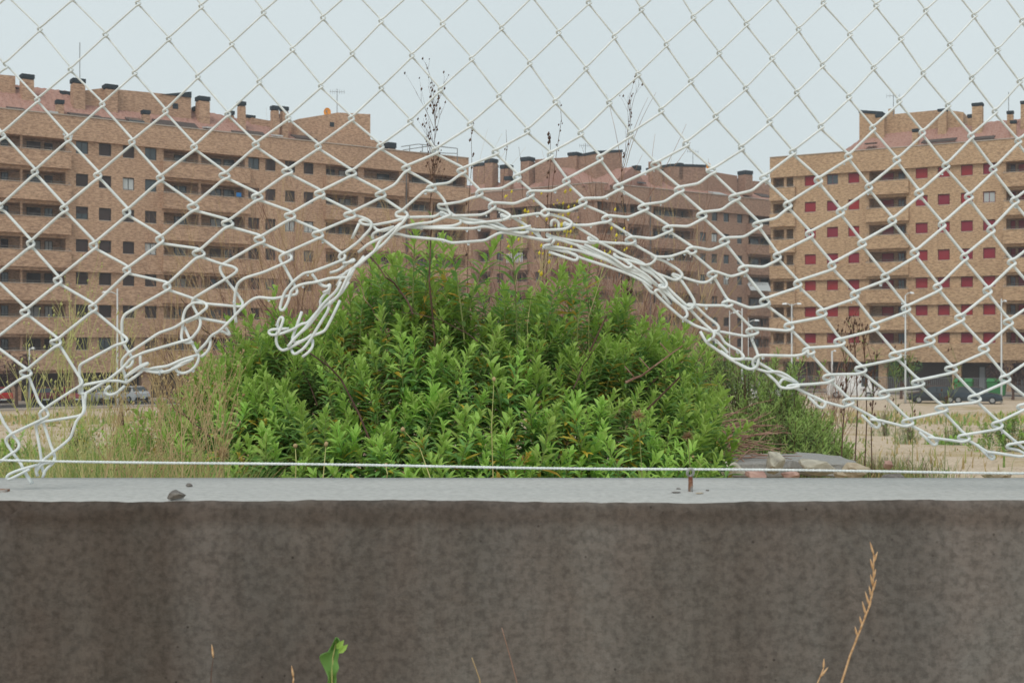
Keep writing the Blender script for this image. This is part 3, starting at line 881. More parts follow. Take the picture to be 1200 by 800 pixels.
def facade(bl, bays, u0, u1, zpar, zl, pitch, rows, zbase, bm_, shutter, frame, rnd, strip_h=1.22, openf=0.35, ends=(True, True), deep=9.0, proj_rows=3, gf=None):
    """bays: list of (kind, px0, px1[, inner list]) with kind W window, L loggia"""
    wall = MB()
    H0 = zl - strip_h
    # parapet band and the spandrel bands (thick: they are also the loggia floors)
    def band(a, b, z0, z1, o):
        wall.box(a, b, -o, 2.0, z0, z1)
    band(u0, u1, zl, zpar, 0.34)
    wall.box(u0, u1, -0.42, -0.05, zpar, zpar + 0.08, 1)
    for s in range(rows):
        zt = zl - s*pitch; zb = zt - strip_h
        znext = zl - (s+1)*pitch if s < rows-1 else zb - (pitch - strip_h) - 0.25
        o = 0.28 if s >= rows - proj_rows - 1 else 0.0
        band(u0, u1, znext, zb, o + 0.002*s)
        for b in bays:
            if b[0] == 'L':
                a, c = bl.u(b[1]), bl.u(b[2])
                a -= 0.25; c += 0.35
                wall.box(a, c, -0.62, -o-0.004, znext + 0.28, zb + 0.0)          # projecting balcony front
                wall.box(a, c, -0.66, -0.50, zb+0.001, zb + 0.05, 1)
    # piers between openings
    ops = []
    for b in bays: ops.append((bl.u(b[1]), bl.u(b[2]), b[0]))
    ops.sort()
    cur = u0
    segs = []
    for a, c, k in ops:
        if a > cur: segs.append((cur, a))
        cur = max(cur, c)
    if cur < u1: segs.append((cur, u1))
    for s in range(rows):
        zt = zl - s*pitch; zb = zt - strip_h
        for a, c in segs: wall.box(a + .001, c - .001, 0.004, 0.34, zb, zt)
        # core behind everything
    wall.box(u0 + .02, u1 - .02, 1.98, deep, zbase, zpar - 0.4)
    # end walls
    wall.box(u0 - .01, u0 + 0.3, 0.35, deep, zbase, zpar - 0.05) if ends[0] else None
    wall.box(u1 - 0.3, u1 + .01, 0.35, deep, zbase, zpar - 0.05) if ends[1] else None
    for s in range(rows):
        zt = zl - s*pitch; zb = zt - strip_h
        for b in bays:
            a, c = bl.u(b[1]), bl.u(b[2])
            if b[0] == 'W':
                wd = c - a; ht = strip_h - 0.12
                r = rnd.random()
                kind = 's' if r > openf else rnd.choice('ghcg')
                if len(b) > 3 and s in b[3]: kind = b[3][s]
                add_window(bl, (a+c)/2, zb + 0.06, round(wd, 1) - 0.0, ht, kind, shutter, frame, o=-0.14)
                # reveal head so the opening reads as cut in
            else:
                # loggia: side cheeks, back wall, doors
                wall.box(a - .25, a, 0.35, 1.97, zb, zt); wall.box(c, c + .25, 0.35, 1.97, zb, zt)
                inner = b[3] if len(b) > 3 else []
                for it in inner:
                    ia, ic = bl.u(it[1], -1.7), bl.u(it[2], -1.7)
                    if it[0] == 'P':     # brick pier standing at the front
                        ia, ic = bl.u(it[1]), bl.u(it[2]); wall.box(ia, ic, 0.05, 0.45, zb, zt)
                    elif it[0] == 'D':
                        k = it[3] if len(it) > 3 else rnd.choice('gsgc' if openf > .2 else 'ssg')
                        add_window(bl, (ia+ic)/2, zb - 0.85, round(ic-ia, 1), strip_h + 0.75, k, shutter, frame, o=-1.86)
                # handrail above the balcony front
                rl = MB(); rl.box(a - .1, c + .2, -0.60, -0.56, zb + 0.22, zb + 0.26)
                n = max(2, int((c-a)/1.5))
                for i in range(n+1):
                    x = a - .1 + (c - a + .26)*i/n
                    rl.box(x, x+.04, -0.598, -0.562, zb+.05, zb+.22)
                rl.build('handrail', M['rail'], bl.root)
    w_ = wall.build('wall', [bm_, M['coping']], bl.root)
    # ground floor
    zg = zl - (rows-1)*pitch - strip_h - (pitch - strip_h) - 0.25
    g_ = MB()
    x = u0 + 0.5; i = 0
    while x < u1 - 0.6:
        g_.box(x, x + 0.9, 0.3, 1.2, zbase, zg + .02)
        x += 5.2 + (i % 3)*1.3; i += 1
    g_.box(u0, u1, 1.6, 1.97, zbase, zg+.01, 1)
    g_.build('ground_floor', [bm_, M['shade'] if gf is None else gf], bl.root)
    return w_, zg

def chimney(bl, roof, x0, x1, yt, yb, o, bm_, cap=0.6, sink=1.2, thick=None, name='chimney'):
    a, c = bl.u(x0, o), bl.u(x1, o)
    if c < a: a, c = c, a
    xm = (x0+x1)/2
    zt, zb = bl.z(xm, yt, o), bl.z(xm, yb, o) - sink
    mb = MB(); d = thick or min(1.6, max(0.7, (c-a)))
    k = cap
    mb.box(a, c, -o, -o + d, zb, zt - k, 0)
    if k > 0:
        mb.box(a + .04, c - .04, -o + .04, -o + d - .04, zt - k, zt - k + .12, 1)
        mb.box(a - .05, c + .05, -o - .05, -o + d + .05, zt - k + .12, zt, 1)
    return mb.build(name, [bm_, M['slate_cap']], roof)

def roof_strip(bl, pts, m, name='roof'):
    """pts: (u, ridge height above eaves); eaves line at o=-0.9, ridge at o=-6.5; tiles as raised ribs"""
    mb = MB()
    def at(u, k, h, ze):
        return (u, 0.9 + 5.8*k, ze + h*k)
    for (ua, ha, za), (ub, hb, zb) in zip(pts, pts[1:]):
        n = max(1, int((ub-ua)/0.62))
        for i in range(n):
            t0, t1 = i/n, (i+1)/n
            u0, u1 = ua+(ub-ua)*t0, ua+(ub-ua)*t1
            h0, h1 = ha+(hb-ha)*t0, ha+(hb-ha)*t1; e0, e1 = za+(zb-za)*t0, za+(zb-za)*t1
            um = (u0+u1)/2; hm = (h0+h1)/2; em = (e0+e1)/2
            mb.quad(at(u0,0,h0,e0), at(um,0,hm,em+.07), at(um,1,hm,em+.07), at(u0,1,h0,e0))
            mb.quad(at(um,0,hm,em+.07), at(u1,0,h1,e1), at(u1,1,h1,e1), at(um,1,hm,em+.07))
        # far slope
        mb.quad((ua, 6.7, za+ha), (ub, 6.7, zb+hb), (ub, 14, zb - .5), (ua, 14, za - .5))
        mb.quad((ua, .9, za-.6), (ub, .9, zb-.6), (ub, .9, zb), (ua, .9, za))
    ua, ha, za = pts[0]; mb.add([(ua, .9, za), (ua, 6.7, za+ha), (ua, 14, za-.5)], [(0,1,2)])
    ua, ha, za = pts[-1]; mb.add([(ua, .9, za), (ua, 14, za-.5), (ua, 6.7, za+ha)], [(0,1,2)])
    return mb.build(name, m, bl.root)

rnd = random.Random(42)
# ---- left block
A0 = Vector((-39.6, 109.7)); dirL = Vector((0.822, 0.5693)).normalized()
A = A0 - dirL*26; B = A0 + dirL*42.05
LB = Block('apartment_block', 'long ochre brick apartment block on the left with brown window shutters and red tiled roof', A, B)
Lbays = [('L', -82, -20, [('D', -70, -58), ('P', -48, -45), ('D', -38, -28)]),
 ('L', -6, 77, [('D', 2, 10), ('P', 24, 26.5), ('D', 32, 48), ('D', 53, 62)]),
 ('W', 89, 103.5), ('W', 116, 130.5), ('W', 144, 157.5), ('W', 170, 183.5),
 ('L', 192, 287, [('D', 205, 219), ('P', 233, 236), ('D', 247, 260), ('D', 263, 275)]),
 ('W', 291, 304), ('W', 311, 323), ('W', 334, 346), ('W', 356, 367.5),
 ('L', 382, 468, [('D', 383, 393, 's'), ('D', 398, 412), ('P', 420, 427), ('D', 443, 457, 'g')]),
 ('L', 479, 545, [('D', 484, 500, 'g'), ('P', 505, 508), ('D', 512, 528, 'g'), ('D', 532, 541, 'g')])]
LP = 21.0 + CZ; LZ = 18.85 + CZ
LB_base = GZ
facade(LB, Lbays, 0, (B-A).length, LP, LZ, 3.0, 7, LB_base, M['brick_ochre'], M['shutter_brown'], M['frame_dark'], rnd, openf=0.22, strip_h=1.2)
uL = lambda px, o=-3: LB.u(px, o)
roof = roof_strip(LB, [(0.4, 4.0, LP-.35), (uL(100), 4.0, LP-.35), (uL(240), 3.7, LP-.35), (uL(300), 3.2, LP-.35), (uL(428), 2.5, LP-.35), (uL(470), 0.9, LP-.4)], M['roof_tile'])
for c in [(26,40,87,114,-4,.5),(71,85,107,119,-6,.55),(86,100,92,126,-3.4,.5),(67,75,117,133,-1.6,.45),(124,138,99,126,-3.6,.5),
          (168,176,129,145,-1.8,.45),(228,233.5,125,134,-5.5,.5),(233.5,246,113,139,-3.6,.5),(281,288,119,144,-3.4,.5),(270,274.5,130,141,-5,.5),
          (320,327,124,149,-2.6,.5),(331,338,125,150,-2.9,.5),(327.5,331,134,146,-5.5,.45),(289,299,135,142,-6.4,.35),(455,464,167,176,-3,.7),(19,25,103,110,-6,.5)]:
    chimney(LB, roof, c[0], c[1], c[2], c[3], c[4], M['brick_ochre'], cap=c[5])
# stair heads and lift rooms on the roof
def roof_room(bl, roof, x0, x1, yt0, yt1, yb, o, m, thick=5.0, cap=False, win=None, name='roof_room', sink=1.5):
    a, c = bl.u(x0, o), bl.u(x1, o)
    za, zc = bl.z(x0, yt0, o), bl.z(x1, yt1, o); zb = bl.z((x0+x1)/2, yb, o) - sink
    y0 = -o; y1 = -o + thick
    mb = MB()
    mb.add([(a,y0,zb),(c,y0,zb),(c,y1,zb),(a,y1,zb),(a,y0,za),(c,y0,zc),(c,y1,zc),(a,y1,za)], [(0,3,2,1),(4,5,6,7),(0,1,5,4),(1,2,6,5),(2,3,7,6),(3,0,4,7)])
    if cap: mb.add([(a-.06,y0-.06,za+.004),(c+.06,y0-.06,zc+.004),(c+.06,y1,zc+.004),(a-.06,y1,za+.004),(a-.06,y0-.06,za+.35),(c+.06,y0-.06,zc+.35),(c+.06,y1,zc+.35),(a-.06,y1,za+.35)],
                   [(0,3,2,1),(4,5,6,7),(0,1,5,4),(1,2,6,5),(2,3,7,6),(3,0,4,7)], 1)
    if win:
        wx, wy, s = win
        uu = bl.u(wx, o); zz = bl.z(wx, wy, o)
        mb.box(uu - s/2, uu + s/2, y0 - .03, y0 - .004, zz - s/2, zz + s/2, 1)
    return mb.build(name, [m, M['slate_cap']], roof)
roof_room(LB, roof, -20, 18, 86, 89, 108, -5, M['brick_ochre'], 6)
roof_room(LB, roof, 100, 124, 106, 103, 122, -4.4, M['brick_ochre'], 5)
roof_room(LB, roof, 138, 224, 105, 113, 134, -4.2, M['brick_ochre'], 5.5, win=(205.5, 124.5, .55))
roof_room(LB, roof, 190, 224.5, 110.5, 107.5, 112.5, -4.1, M['slate_cap'], 5.0, name='roof_slab', sink=0)
roof_room(LB, roof, 395, 434, 132, 134, 160, -2.6, M['brick_ochre'], 6, win=(389, 146, .01))
roof_room(LB, roof, 350, 395.5, 139.5, 132.2, 155, -2.7, M['brick_ochre'], 5, win=(389, 146, .5))
roof_room(LB, roof, 366, 425, 154, 158, 172, -1.2, M['brick_ochre'], 3)
roof_room(LB, roof, 425, 448, 162, 166, 176, -1.3, M['brick_ochre'], 3)
roof_room(LB, roof, 295, 325, 138, 143, 150, -5.6, M['brick_ochre'], 3)
# skylights, dark wedges painted as the shade of openings low in the tiles, awnings
def skylight(bl, x0, x1, y0, y1, m, o, name='skylight', th=.05, parent=None):
    a, c = bl.u(x0, o), bl.u(x1, o); z1 = bl.z((x0+x1)/2, y0, o); z0 = bl.z((x0+x1)/2, y1, o)
    mb = MB(); d = 1.0
    mb.add([(a,-o-.4,z0),(c,-o-.4,z0),(c,-o+d,z1),(a,-o+d,z1),(a,-o-.4,z0-.15),(c,-o-.4,z0-.15),(c,-o+d,z1-.15),(a,-o+d,z1-.15)], [(0,1,2,3),(4,7,6,5),(0,4,5,1),(1,5,6,2),(2,6,7,3),(3,7,4,0)])
    return mb.build(name, m, parent or bl.root)
for s in [(57,67,128,131.5,M['curtain']),(150,168,136,142,M['glass']),(241,249,147,149.5,M['curtain']),(322,330,156,159,M['curtain'])]:
    skylight(LB, *s, -1.6)
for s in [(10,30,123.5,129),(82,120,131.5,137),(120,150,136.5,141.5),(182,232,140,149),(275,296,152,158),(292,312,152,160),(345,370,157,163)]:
    skylight(LB, *s, M['shade'], -1.25, 'terrace_opening_shade')

def antenna(x, yt, yb, d, label, arms=3, dish=False):
    r = empty('antenna', W(x, yb, d)); tag(r, label, 'antenna')
    h = (yb-yt)/F*d
    mb = MB(); mb.tube([(0,0,-.6),(0,0,h)], 0.04, 5); mb.build('mast', M['steel_grey'], r)
    if arms:
        mb = MB(); z = h*0.88
        mb.tube([(-.8,0,z),(.8,.2,z)], .022, 4)
        for i in range(arms*2+1):
            xx = -.75 + 1.5*i/(arms*2); mb.tube([(xx,0.1,z-.25),(xx,0.1,z+.25)], .015, 4)
        mb.build('dipole_array', M['steel_grey'], r)
    return r
antenna(93.5, 50, 94, 116, 'thin bare mast rising from the tall chimney on the left block', 0)
antenna(395, 104, 134, 130, 'aerial with crossbars beside the orange dish on the left block')
antenna(812, 175, 196, 166, 'thin aerial behind the dark capped stair head of the middle block', 2)
antenna(1047, 110, 130, 138, 'aerial with crossbars on the roof of the right block', 2)
antenna(1182, 108, 132, 134, 'bare mast on a chimney of the right block near the photo edge', 0)
antenna(686, 168, 190, 158, 'faint pale aerial behind the middle block roofline', 3)

def dish(x, y, r_, d, label, m):
    e = empty('satellite_dish', W(x, y, d)); tag(e, label, 'satellite dish')
    mb = MB(); R_ = r_/F*d; n = 16
    vs = [(0, 0.25*R_, 0)]
    for k in (1, 2, 3):
        q = k/3
        for i in range(n):
            a = 2*math.pi*i/n; vs.append((R_*q*.82*math.cos(a), .25*R_*(1-q*q), R_*q*math.sin(a)))
    fs = [(0, 1+i, 1+(i+1)%n) for i in range(n)]
    for k in range(2):
        for i in range(n): fs.append((1+k*n+i, 1+(k+1)*n+i, 1+(k+1)*n+(i+1)%n, 1+k*n+(i+1)%n))
    mb.add(vs, fs); mb.add([(x_, y_+.05, z_) for x_, y_, z_ in vs], [tuple(reversed(f)) for f in fs])
    mb.build('reflector', m, e, smooth=True)
    mb = MB(); mb.tube([(0,.1,-R_*.2),(0,.5,-R_*1.4),(0,.5,-R_*1.6)], .05, 5); mb.tube([(0,0,-R_*.8),(0,-R_*.9,0)], .03, 4); mb.box(-.08,.08,-R_*.9-.1,-R_*.9+.05,-.08,.08)
    mb.build('feed_arm', M['steel_grey'], e)
dish(383.5, 131.5, 5.2, 128, 'orange satellite dish on the left block beside its brick lift room', M['orange'])
dish(830, 194.5, 3.6, 168, 'orange satellite dish on the middle block behind the stair head', M['orange'])

# roof pergola frame near the right end of the left block
pg = empty('roof_pergola', W(500, 180, 131)); tag(pg, 'thin dark metal pergola frame on the roof end of the left block', 'pergola')
o_ = Vector(pg.location)
mb = MB()
def PG(x, y, d=131): return W(x, y, d) - o_
for a, b in [((470,172),(490,169)),((490,169),(536,174)),((505,171),(536,174)),((472,176),(505,171)),((495,186),(495,169)),((536,190),(536,174)),((510,188),(510,170)),((480,184),(480,171)),((468,178),(536,180))]:
    mb.tube([PG(*a), PG(*b)], .045, 4)
mb.build('frame', M['steel_grey'], pg)

# ---- middle blocks (two wings meeting at a blunt corner)
MA = Vector((-11.0, 165.5)); MC = Vector((10.6, 150.6)); MD = Vector((47.0, 176.4))
M1 = Block('apartment_block', 'dusky red brick wing in the middle distance behind the hole, left of the blunt corner', MA, MC)
M1b = [('L', 560, 574, [('D', 564, 570, 'g')]), ('W', 582, 590), ('L', 598, 618, [('D', 601, 610, 'g')]), ('W', 626, 634), ('L', 645, 678, [('D', 650, 658, 'g'), ('D', 664, 674, 'g')])]
MP = 20.6 + CZ; MZ = 18.3 + CZ
facade(M1, M1b, 0, (MC-MA).length, MP, MZ, 2.86, 7, GZ, M['brick_red'], M['shutter_brown'], M['frame_dark'], rnd, openf=0.9, strip_h=1.25, proj_rows=-2, ends=(True, False))
M2 = Block('apartment_block', 'dusky red brick wing receding behind the ochre block on the right', MC, MD)
M2b = [('L', 700, 716, [('D', 704, 712, 'g')]), ('L', 722, 754, [('D', 725, 735, 'g'), ('D', 741, 751, 'g')]), ('L', 765, 812, [('D', 768, 776, 'g'), ('D', 780, 793, 'g'), ('D', 800, 810, 'g')]),
       ('W', 820.5, 827.5), ('W', 834, 841), ('W', 848, 854.5), ('W', 864, 870), ('L', 877, 912, [('D', 880, 890, 'g'), ('D', 893, 904, 'g')])]
facade(M2, M2b, 0, (MD-MC).length, MP, MZ, 2.86, 7, GZ, M['brick_red'], M['shutter_brown'], M['frame_dark'], rnd, openf=0.9, strip_h=1.25, proj_rows=-2, ends=(False, True))
r1 = roof_strip(M1, [(0.3, 2.6, MP-.3), (M1.u(600,-3), 2.6, MP-.3), ((MC-MA).length+1.5, 3.0, MP-.3)], M['roof_tile'])
r2 = roof_strip(M2, [(-1, 3.0, MP-.3), (M2.u(770,-3), 3.3, MP-.3), (M2.u(800,-3), 3.0, MP-.3), ((MD-MC).length, 1.9, MP-.3)], M['roof_tile'])
BR = M['brick_red']
for c in [(554,567,191,212,-7,.5),(568,577,186,214,-4,.6),(586,595,193,208,-5,.6),(591,597.5,206.5,217,-1.8,.6),(610,620,184,207,-3.5,.6),(622,626.5,191,204,-6,.6),(577,580.5,193,206,-6,.5)]:
    chimney(M1, r1, c[0], c[1], c[2], c[3], c[4], BR, cap=c[5])
for c in [(745.5,751,194,204,-3.5,.7),(767,775,189,210,-3,.0),(775,777.5,198,208,-5,.4),(873.5,882,200,219,-3,.6),(868,872.5,209,218,-5,.5),(796,800.5,191,200,-3.6,.5)]:
    chimney(M2, r2, c[0], c[1], c[2], c[3], c[4], BR, cap=c[5])
roof_room(M1, r1, 627, 700, 187, 182, 206, -4.5, BR, 5, win=(693, 191, .6))
chimney(M1, r1, 665.5, 675.5, 178.5, 203, -3.8, BR, cap=.5)
roof_room(M2, r2, 699, 729, 180, 178.5, 206, -3.2, BR, 5, cap=True)
roof_room(M2, r2, 786, 827, 195, 196, 212, -3.6, BR, 5, cap=True)
roof_room(M2, r2, 827, 864, 200, 206, 216, -4.2, BR, 4)
roof_room(M2, r2, 884, 906, 212, 215, 224, -6, BR, 4)
for s in [(745,755,211,214,M['glass']),(836,850,224,228,M['curtain'])]: skylight(M2, *s, -1.6)
for s in [(700,740,214,217.5),(890,904,226,231)]: skylight(M2, *s, M['shade'], -1.25, 'terrace_opening_shade')

# ---- right block
C0 = Vector((30.1, 139.0)); dirR = Vector((23.8, -13.3)).normalized()
RB = Block('apartment_block', 'golden brick apartment block on the right with crimson window shutters', C0, C0 + dirR*52)
Rb = [('L', 906, 929.5, [('P', 918.5, 921.5)]), ('W', 943, 956), ('W', 969, 982), ('W', 994, 1007),
      ('L', 1018.5, 1062, [('D', 1033, 1047, 's'), ('D', 1052, 1060, 'g')]),
      ('W', 1073, 1087), ('W', 1099, 1113), ('W', 1126, 1140), ('W', 1152, 1166.5, {1: 'c'}),
      ('L', 1179, 1232, [('D', 1184, 1190), ('D', 1193, 1203, 's'), ('D', 1212, 1224)]), ('W', 1243, 1258), ('W', 1272, 1287), ('W', 1300, 1316), ('W', 1330, 1346)]
RP = 21.9 + CZ; RZ = 19.55 + CZ
facade(RB, Rb, 0, 52, RP, RZ, 3.0, 7, GZ, M['brick_gold'], M['shutter_red'], M['frame_red'], rnd, openf=0.05, strip_h=1.22)
uR = lambda px, o=-3: RB.u(px, o)
rr_ = roof_strip(RB, [(RB.u(952,-1), 0.05, RP-.3), (RB.u(1015,-6), 3.3, RP-.3), (RB.u(1150,-6), 3.5, RP-.3), (52, 3.6, RP-.3)], M['roof_tile'])
BG = M['brick_gold']
for c in [(1026,1036,134,157,-5,.4),(1041,1047,127.5,150,-6.5,0),(1099,1109,127.5,150,-4.6,.35),(1069,1075.5,151,161,-2,.4),(1134,1139,134,146,-6,.45),(1139,1151,120.5,151,-4,.4),
          (1180,1187,130,148,-5,.4),(1184,1190.5,141,156,-2.4,.4),(1196,1207,118,142,-4,.4)]:
    chimney(RB, rr_, c[0], c[1], c[2], c[3], c[4], BG, cap=c[5])
roof_room(RB, rr_, 1007, 1034, 132.5, 134.5, 158, -5.4, BG, 4, cap=True)
roof_room(RB, rr_, 1036, 1105, 135, 128.5, 150, -6.2, BG, 4)
roof_room(RB, rr_, 1105, 1129, 128.5, 131.5, 147, -6.1, BG, 4)
for s in [(1080,1120,161,166),(1138,1165,158,163)]: skylight(RB, *s, M['shade'], -1.2, 'terrace_opening_shade')
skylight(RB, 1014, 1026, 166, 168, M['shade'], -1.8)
# door and vent of the ground floor
mb = MB(); ua, ub = RB.u(1147, -1.5), RB.u(1155, -1.5)
mb.box(ua, ub, 1.5, 1.58, GZ + .1, GZ + 2.9); mb.box(ua+.08, ub-.08, 1.46, 1.5, GZ+.2, GZ+2.8, 1)
mb.build('door', [M['frame_dark'], M['steel_grey']], RB.root)
# white awning pulled down on the middle block, white balcony railing
aw = empty('awning', W(888, 340, 167)); tag(aw, 'grey white cloth awning propped out from the middle block beside the right block', 'awning')
o_ = Vector(aw.location); mb = MB()
P = [W(874, 329, 167) - o_, W(900, 331, 168.5) - o_, W(904, 341, 166) - o_, W(880, 340, 164.6) - o_]
up = Vector((0, .05, -.05)); mb.add(P + [p + up for p in P], [(0,3,2,1),(4,5,6,7),(0,1,5,4),(1,2,6,5),(2,3,7,6),(3,0,4,7)])
mb.build('canopy', M['curtain'], aw)
mb = MB()
u0_, u1_ = M1.u(594, .62), M1.u(612, .62)
zz = M1.z(600, 308, .62)
for i in range(11):
    x = u0_ + (u1_-u0_)*i/10; mb.box(x, x+.09, -.72, -.67, zz, zz+1.15)
mb.box(u0_, u1_+.1, -.73, -.66, zz+1.15, zz+1.22)
mb.build('balcony_railing', M['white_paint'], M1.root)
# drain pipe seams
for bl, px in ((LB, 476), (M2, 762)):
    mb = MB(); u = bl.u(px, .4); mb.tube([(u, -.45, GZ), (u, -.45, LP - 1.5)], .07, 6); mb.build('drain_pipe', M['rail'], bl.root)
# blue awning dot
mb = MB(); u = LB.u(279, .5); z_ = LB.z(279, 228.5, .5); mb.box(u-.25, u+.25, -.72, -.66, z_-.2, z_+.2)
mb.build('blue_pot', mat('blue_plastic', (0.02, 0.16, 0.42), 0.5), LB.root)

# ------------------------------------------------------------------ street furniture and vehicles
def street_lamp(px, ytop, d, label, heads, rad=0.09):
    b = Vector(((px-600)/F*d, d, ground_z(0, 95)))
    e = empty('street_lamp', b); tag(e, label, 'street lamp', 'pale street lamps along the road')
    h = CZ - (ytop-HY)/F*d - b.z
    mb = MB(); mb.tube([(0,0,0),(0,0,.9),(0,0,h)], [rad*1.3, rad, rad*.7], 8); mb.build('pole', M['galv'], e, smooth=True)
    for (hx, hz) in heads:
        z = h + hz
        mb = MB(); mb.tube([(0,0,z-.2),(hx*.45,0,z),(hx*.8,0,z)], [.05,.045,.04], 6); mb.build('arm', M['galv'], e, smooth=True)
        mb = MB()
        mb.add([(hx*.7,-.16,z-.06),(hx*1.25,-.13,z-.05),(hx*1.25,.13,z-.05),(hx*.7,.16,z-.06),(hx*.72,-.1,z+.12),(hx*1.15,-.07,z+.07),(hx*1.15,.07,z+.07),(hx*.72,.1,z+.12)],
               [(0,3,2,1),(4,5,6,7),(0,1,5,4),(1,2,6,5),(2,3,7,6),(3,0,4,7)])
        mb.build('lamp_head', M['white_paint'], e)
street_lamp(137.5, 338, 98, 'tall pale lamp post in front of the left block with one head to the left', [(-1.0, -.3)])
street_lamp(34.5, 408, 101, 'short pale post near the dark leaved tree at the far left', [(.35, 0)])
street_lamp(855, 364, 118, 'thinner lamp post just left of its taller neighbour by the red brick wing', [(.5, -.2)], .06)
street_lamp(869.5, 361, 112, 'taller lamp post before the red brick wing with one short head', [(-.5, -.3)])
street_lamp(877, 372, 121, 'lamp post with a head to the right, before the red brick wing', [(.9, -.3)], .05)
street_lamp(927.8, 356, 108, 'double headed lamp post at the near corner of the right block', [(-.7, .0), (.7, .0)])
street_lamp(1061, 346, 105, 'lamp post before the crimson shutters with heads at two heights', [(.6, .2), (-.55, -5.2)])
street_lamp(1173.5, 350, 106, 'lamp post farthest right by the dark leaved tree', [(.35, -.2)])
street_lamp(975, 411, 116, 'short pale post behind the tall dry stalks', [(.3, 0)], .12)

def car(label, x, d, heading, paint, L=4.2, Wd=1.74, H=1.45, kind='hatch', z=None):
    zg = z if z is not None else ground_z(0, 95) + 0.02
    X = (x-600)/F*d
    e = empty('parked_car' if kind != 'van' else 'parked_van', (X, d, zg), heading)
    tag(e, label, 'van' if kind == 'van' else 'car', 'vehicles parked in front of the blocks')
    hw = Wd/2
    if kind == 'van':
        prof = [(-.5, .55, .95, 1.0, 0), (-.485, .3, 1.1, 1.85, 0), (-.4, .25, 1.15, H, 1), (.18, .25, 1.15, H, 1), (.30, .25, 1.12, H-.08, 1), (.40, .25, 1.05, 1.12, 0), (.47, .28, .92, .95, 0), (.5, .45, .75, .78, 0)]
    else:
        prof = [(-.5, .45, .8, .82, 0), (-.485, .3, .92, .98, 0), (-.44, .24, .95, 1.02, 0), (-.34, .2, .95, H-.06, 1), (-.22, .2, .94, H, 1), (.02, .2, .92, H-.02, 1), (.10, .2, .92, H-.08, 1), (.26, .2, .92, .95, 0), (.42, .22, .82, .84, 0), (.485, .28, .70, .72, 0), (.5, .42, .6, .62, 0)]
    body = MB(); glass = MB()
    rings = []
    for (t, zb, zbelt, zr, g) in prof:
        tp = 1 - 0.12*abs(t)*2*abs(t)*2
        w = hw*tp; wr = w*(.80 if g else .93)
        rings.append([(t*L, -w*.96, zb), (t*L, -w, (zb+zbelt)/2), (t*L, -w*.97, zbelt), (t*L, -wr, zr-.02), (t*L, -wr*.8, zr+.02), (t*L, wr*.8, zr+.02), (t*L, wr, zr-.02), (t*L, w*.97, zbelt), (t*L, w, (zb+zbelt)/2), (t*L, w*.96, zb)])
    for i in range(len(rings)-1):
        a, b = rings[i], rings[i+1]
        ga, gb = prof[i][4], prof[i+1][4]
        for k in range(9):
            side = k in (2, 6)
            top = k in (3, 4, 5)
            isg = (side and (ga and gb) and not (kind == 'van' and prof[i][0] < .15)) or (top and (ga != gb)) or (side and ga != gb and False)
            (glass if isg else body).add([a[k], b[k], b[k+1], a[k+1]], [(0, 1, 2, 3)])
        body.add([a[0], b[0], b[9], a[9]], [(3, 2, 1, 0)])
    body.add(rings[0], [tuple(range(10))]); body.add(rings[-1], [tuple(range(9, -1, -1))])
    # bumpers and pillars
    body.box(-L*.505, -L*.48, -hw*.82, hw*.82, .28, .52, 1); body.box(L*.48, L*.505, -hw*.82, hw*.82, .26, .48, 1)
    for xx in ([-.05, .12] if kind != 'van' else [.17]):
        for sgn in (-1, 1): body.box(xx*L-.04, xx*L+.04, sgn*hw*.86-.06, sgn*hw*.86+.06, .92, H-.12)
    for sgn in (-1, 1): body.box(L*.16, L*.20, sgn*hw*1.0-.08 + sgn*.08, sgn*hw*1.0+.08 + sgn*.08, .93, 1.05)
    body.build('body', [paint, M['tyre']], e)
    glass.build('windows', M['car_glass'], e)
    for sx in (-.31, .32):
        for sgn in (-1, 1):
            c = Vector((sx*L, sgn*(hw-.08), .31)); mb = MB(); n = 14
            def ringp(r, yo): return [(c.x + r*math.cos(2*math.pi*i/n), c.y + yo, c.z + r*math.sin(2*math.pi*i/n)) for i in range(n)]
            R1 = ringp(.31, -.1); R2 = ringp(.31, .1); mb.add(R1+R2, [(i, (i+1)%n, n+(i+1)%n, n+i) for i in range(n)] + [tuple(range(n-1,-1,-1)), tuple(range(n, 2*n))])
            w_ = mb.build('wheel', M['tyre'], e)
            mb = MB(); R1 = ringp(.19, sgn*.105); mb.add(R1, [tuple(range(n))]); mb.build('rim', M['rim'], w_)
    for sgn in (-1, 1):
        mb = MB(); mb.box(-L*.497, -L*.47, sgn*hw*.72-.12, sgn*hw*.72+.12, .72, .90); mb.build('tail_light', M['lamp_red'], e)
        mb = MB(); mb.box(L*.46, L*.493, sgn*hw*.66-.17, sgn*hw*.66+.17, .58, .70); mb.build('headlight', M['lamp_clear'], e)
    for sx in (-1, 1):
        mb = MB(); mb.box(sx*L*.508-.01, sx*L*.508+.01, -.26, .26, .40, .51); mb.build('number_plate', M['plate'], e)
    return e
def paint(name, c): return mat(name, c, 0.25, spec=0.6)
pa = {k: paint('paint_'+k, v) for k, v in dict(red=(.45,.02,.02), maroon=(.16,.015,.03), wine=(.22,.03,.05), silver=(.42,.43,.43), pale=(.45,.47,.48), white=(.7,.7,.7), black=(.018,.022,.03), navy=(.02,.035,.05)).items()}
hd = math.atan2(-dirL.x, dirL.y) + math.pi      # nose towards the block or the street
car('bright red car half out of the photo at the far left', -2, 104, hd, pa['red'])
car('dark red car second in the row before the left block', 47, 104, hd, pa['maroon'])
car('wine red car third in the row before the left block', 84, 104.5, hd + math.pi, pa['wine'])
car('silver car beside the wine red one before the left block', 117, 106, hd, pa['silver'], H=1.5)
car('pale grey car at the right end of the row before the left block', 152, 107, hd + .25, pa['pale'])
hR = math.atan2(dirR.y, dirR.x)
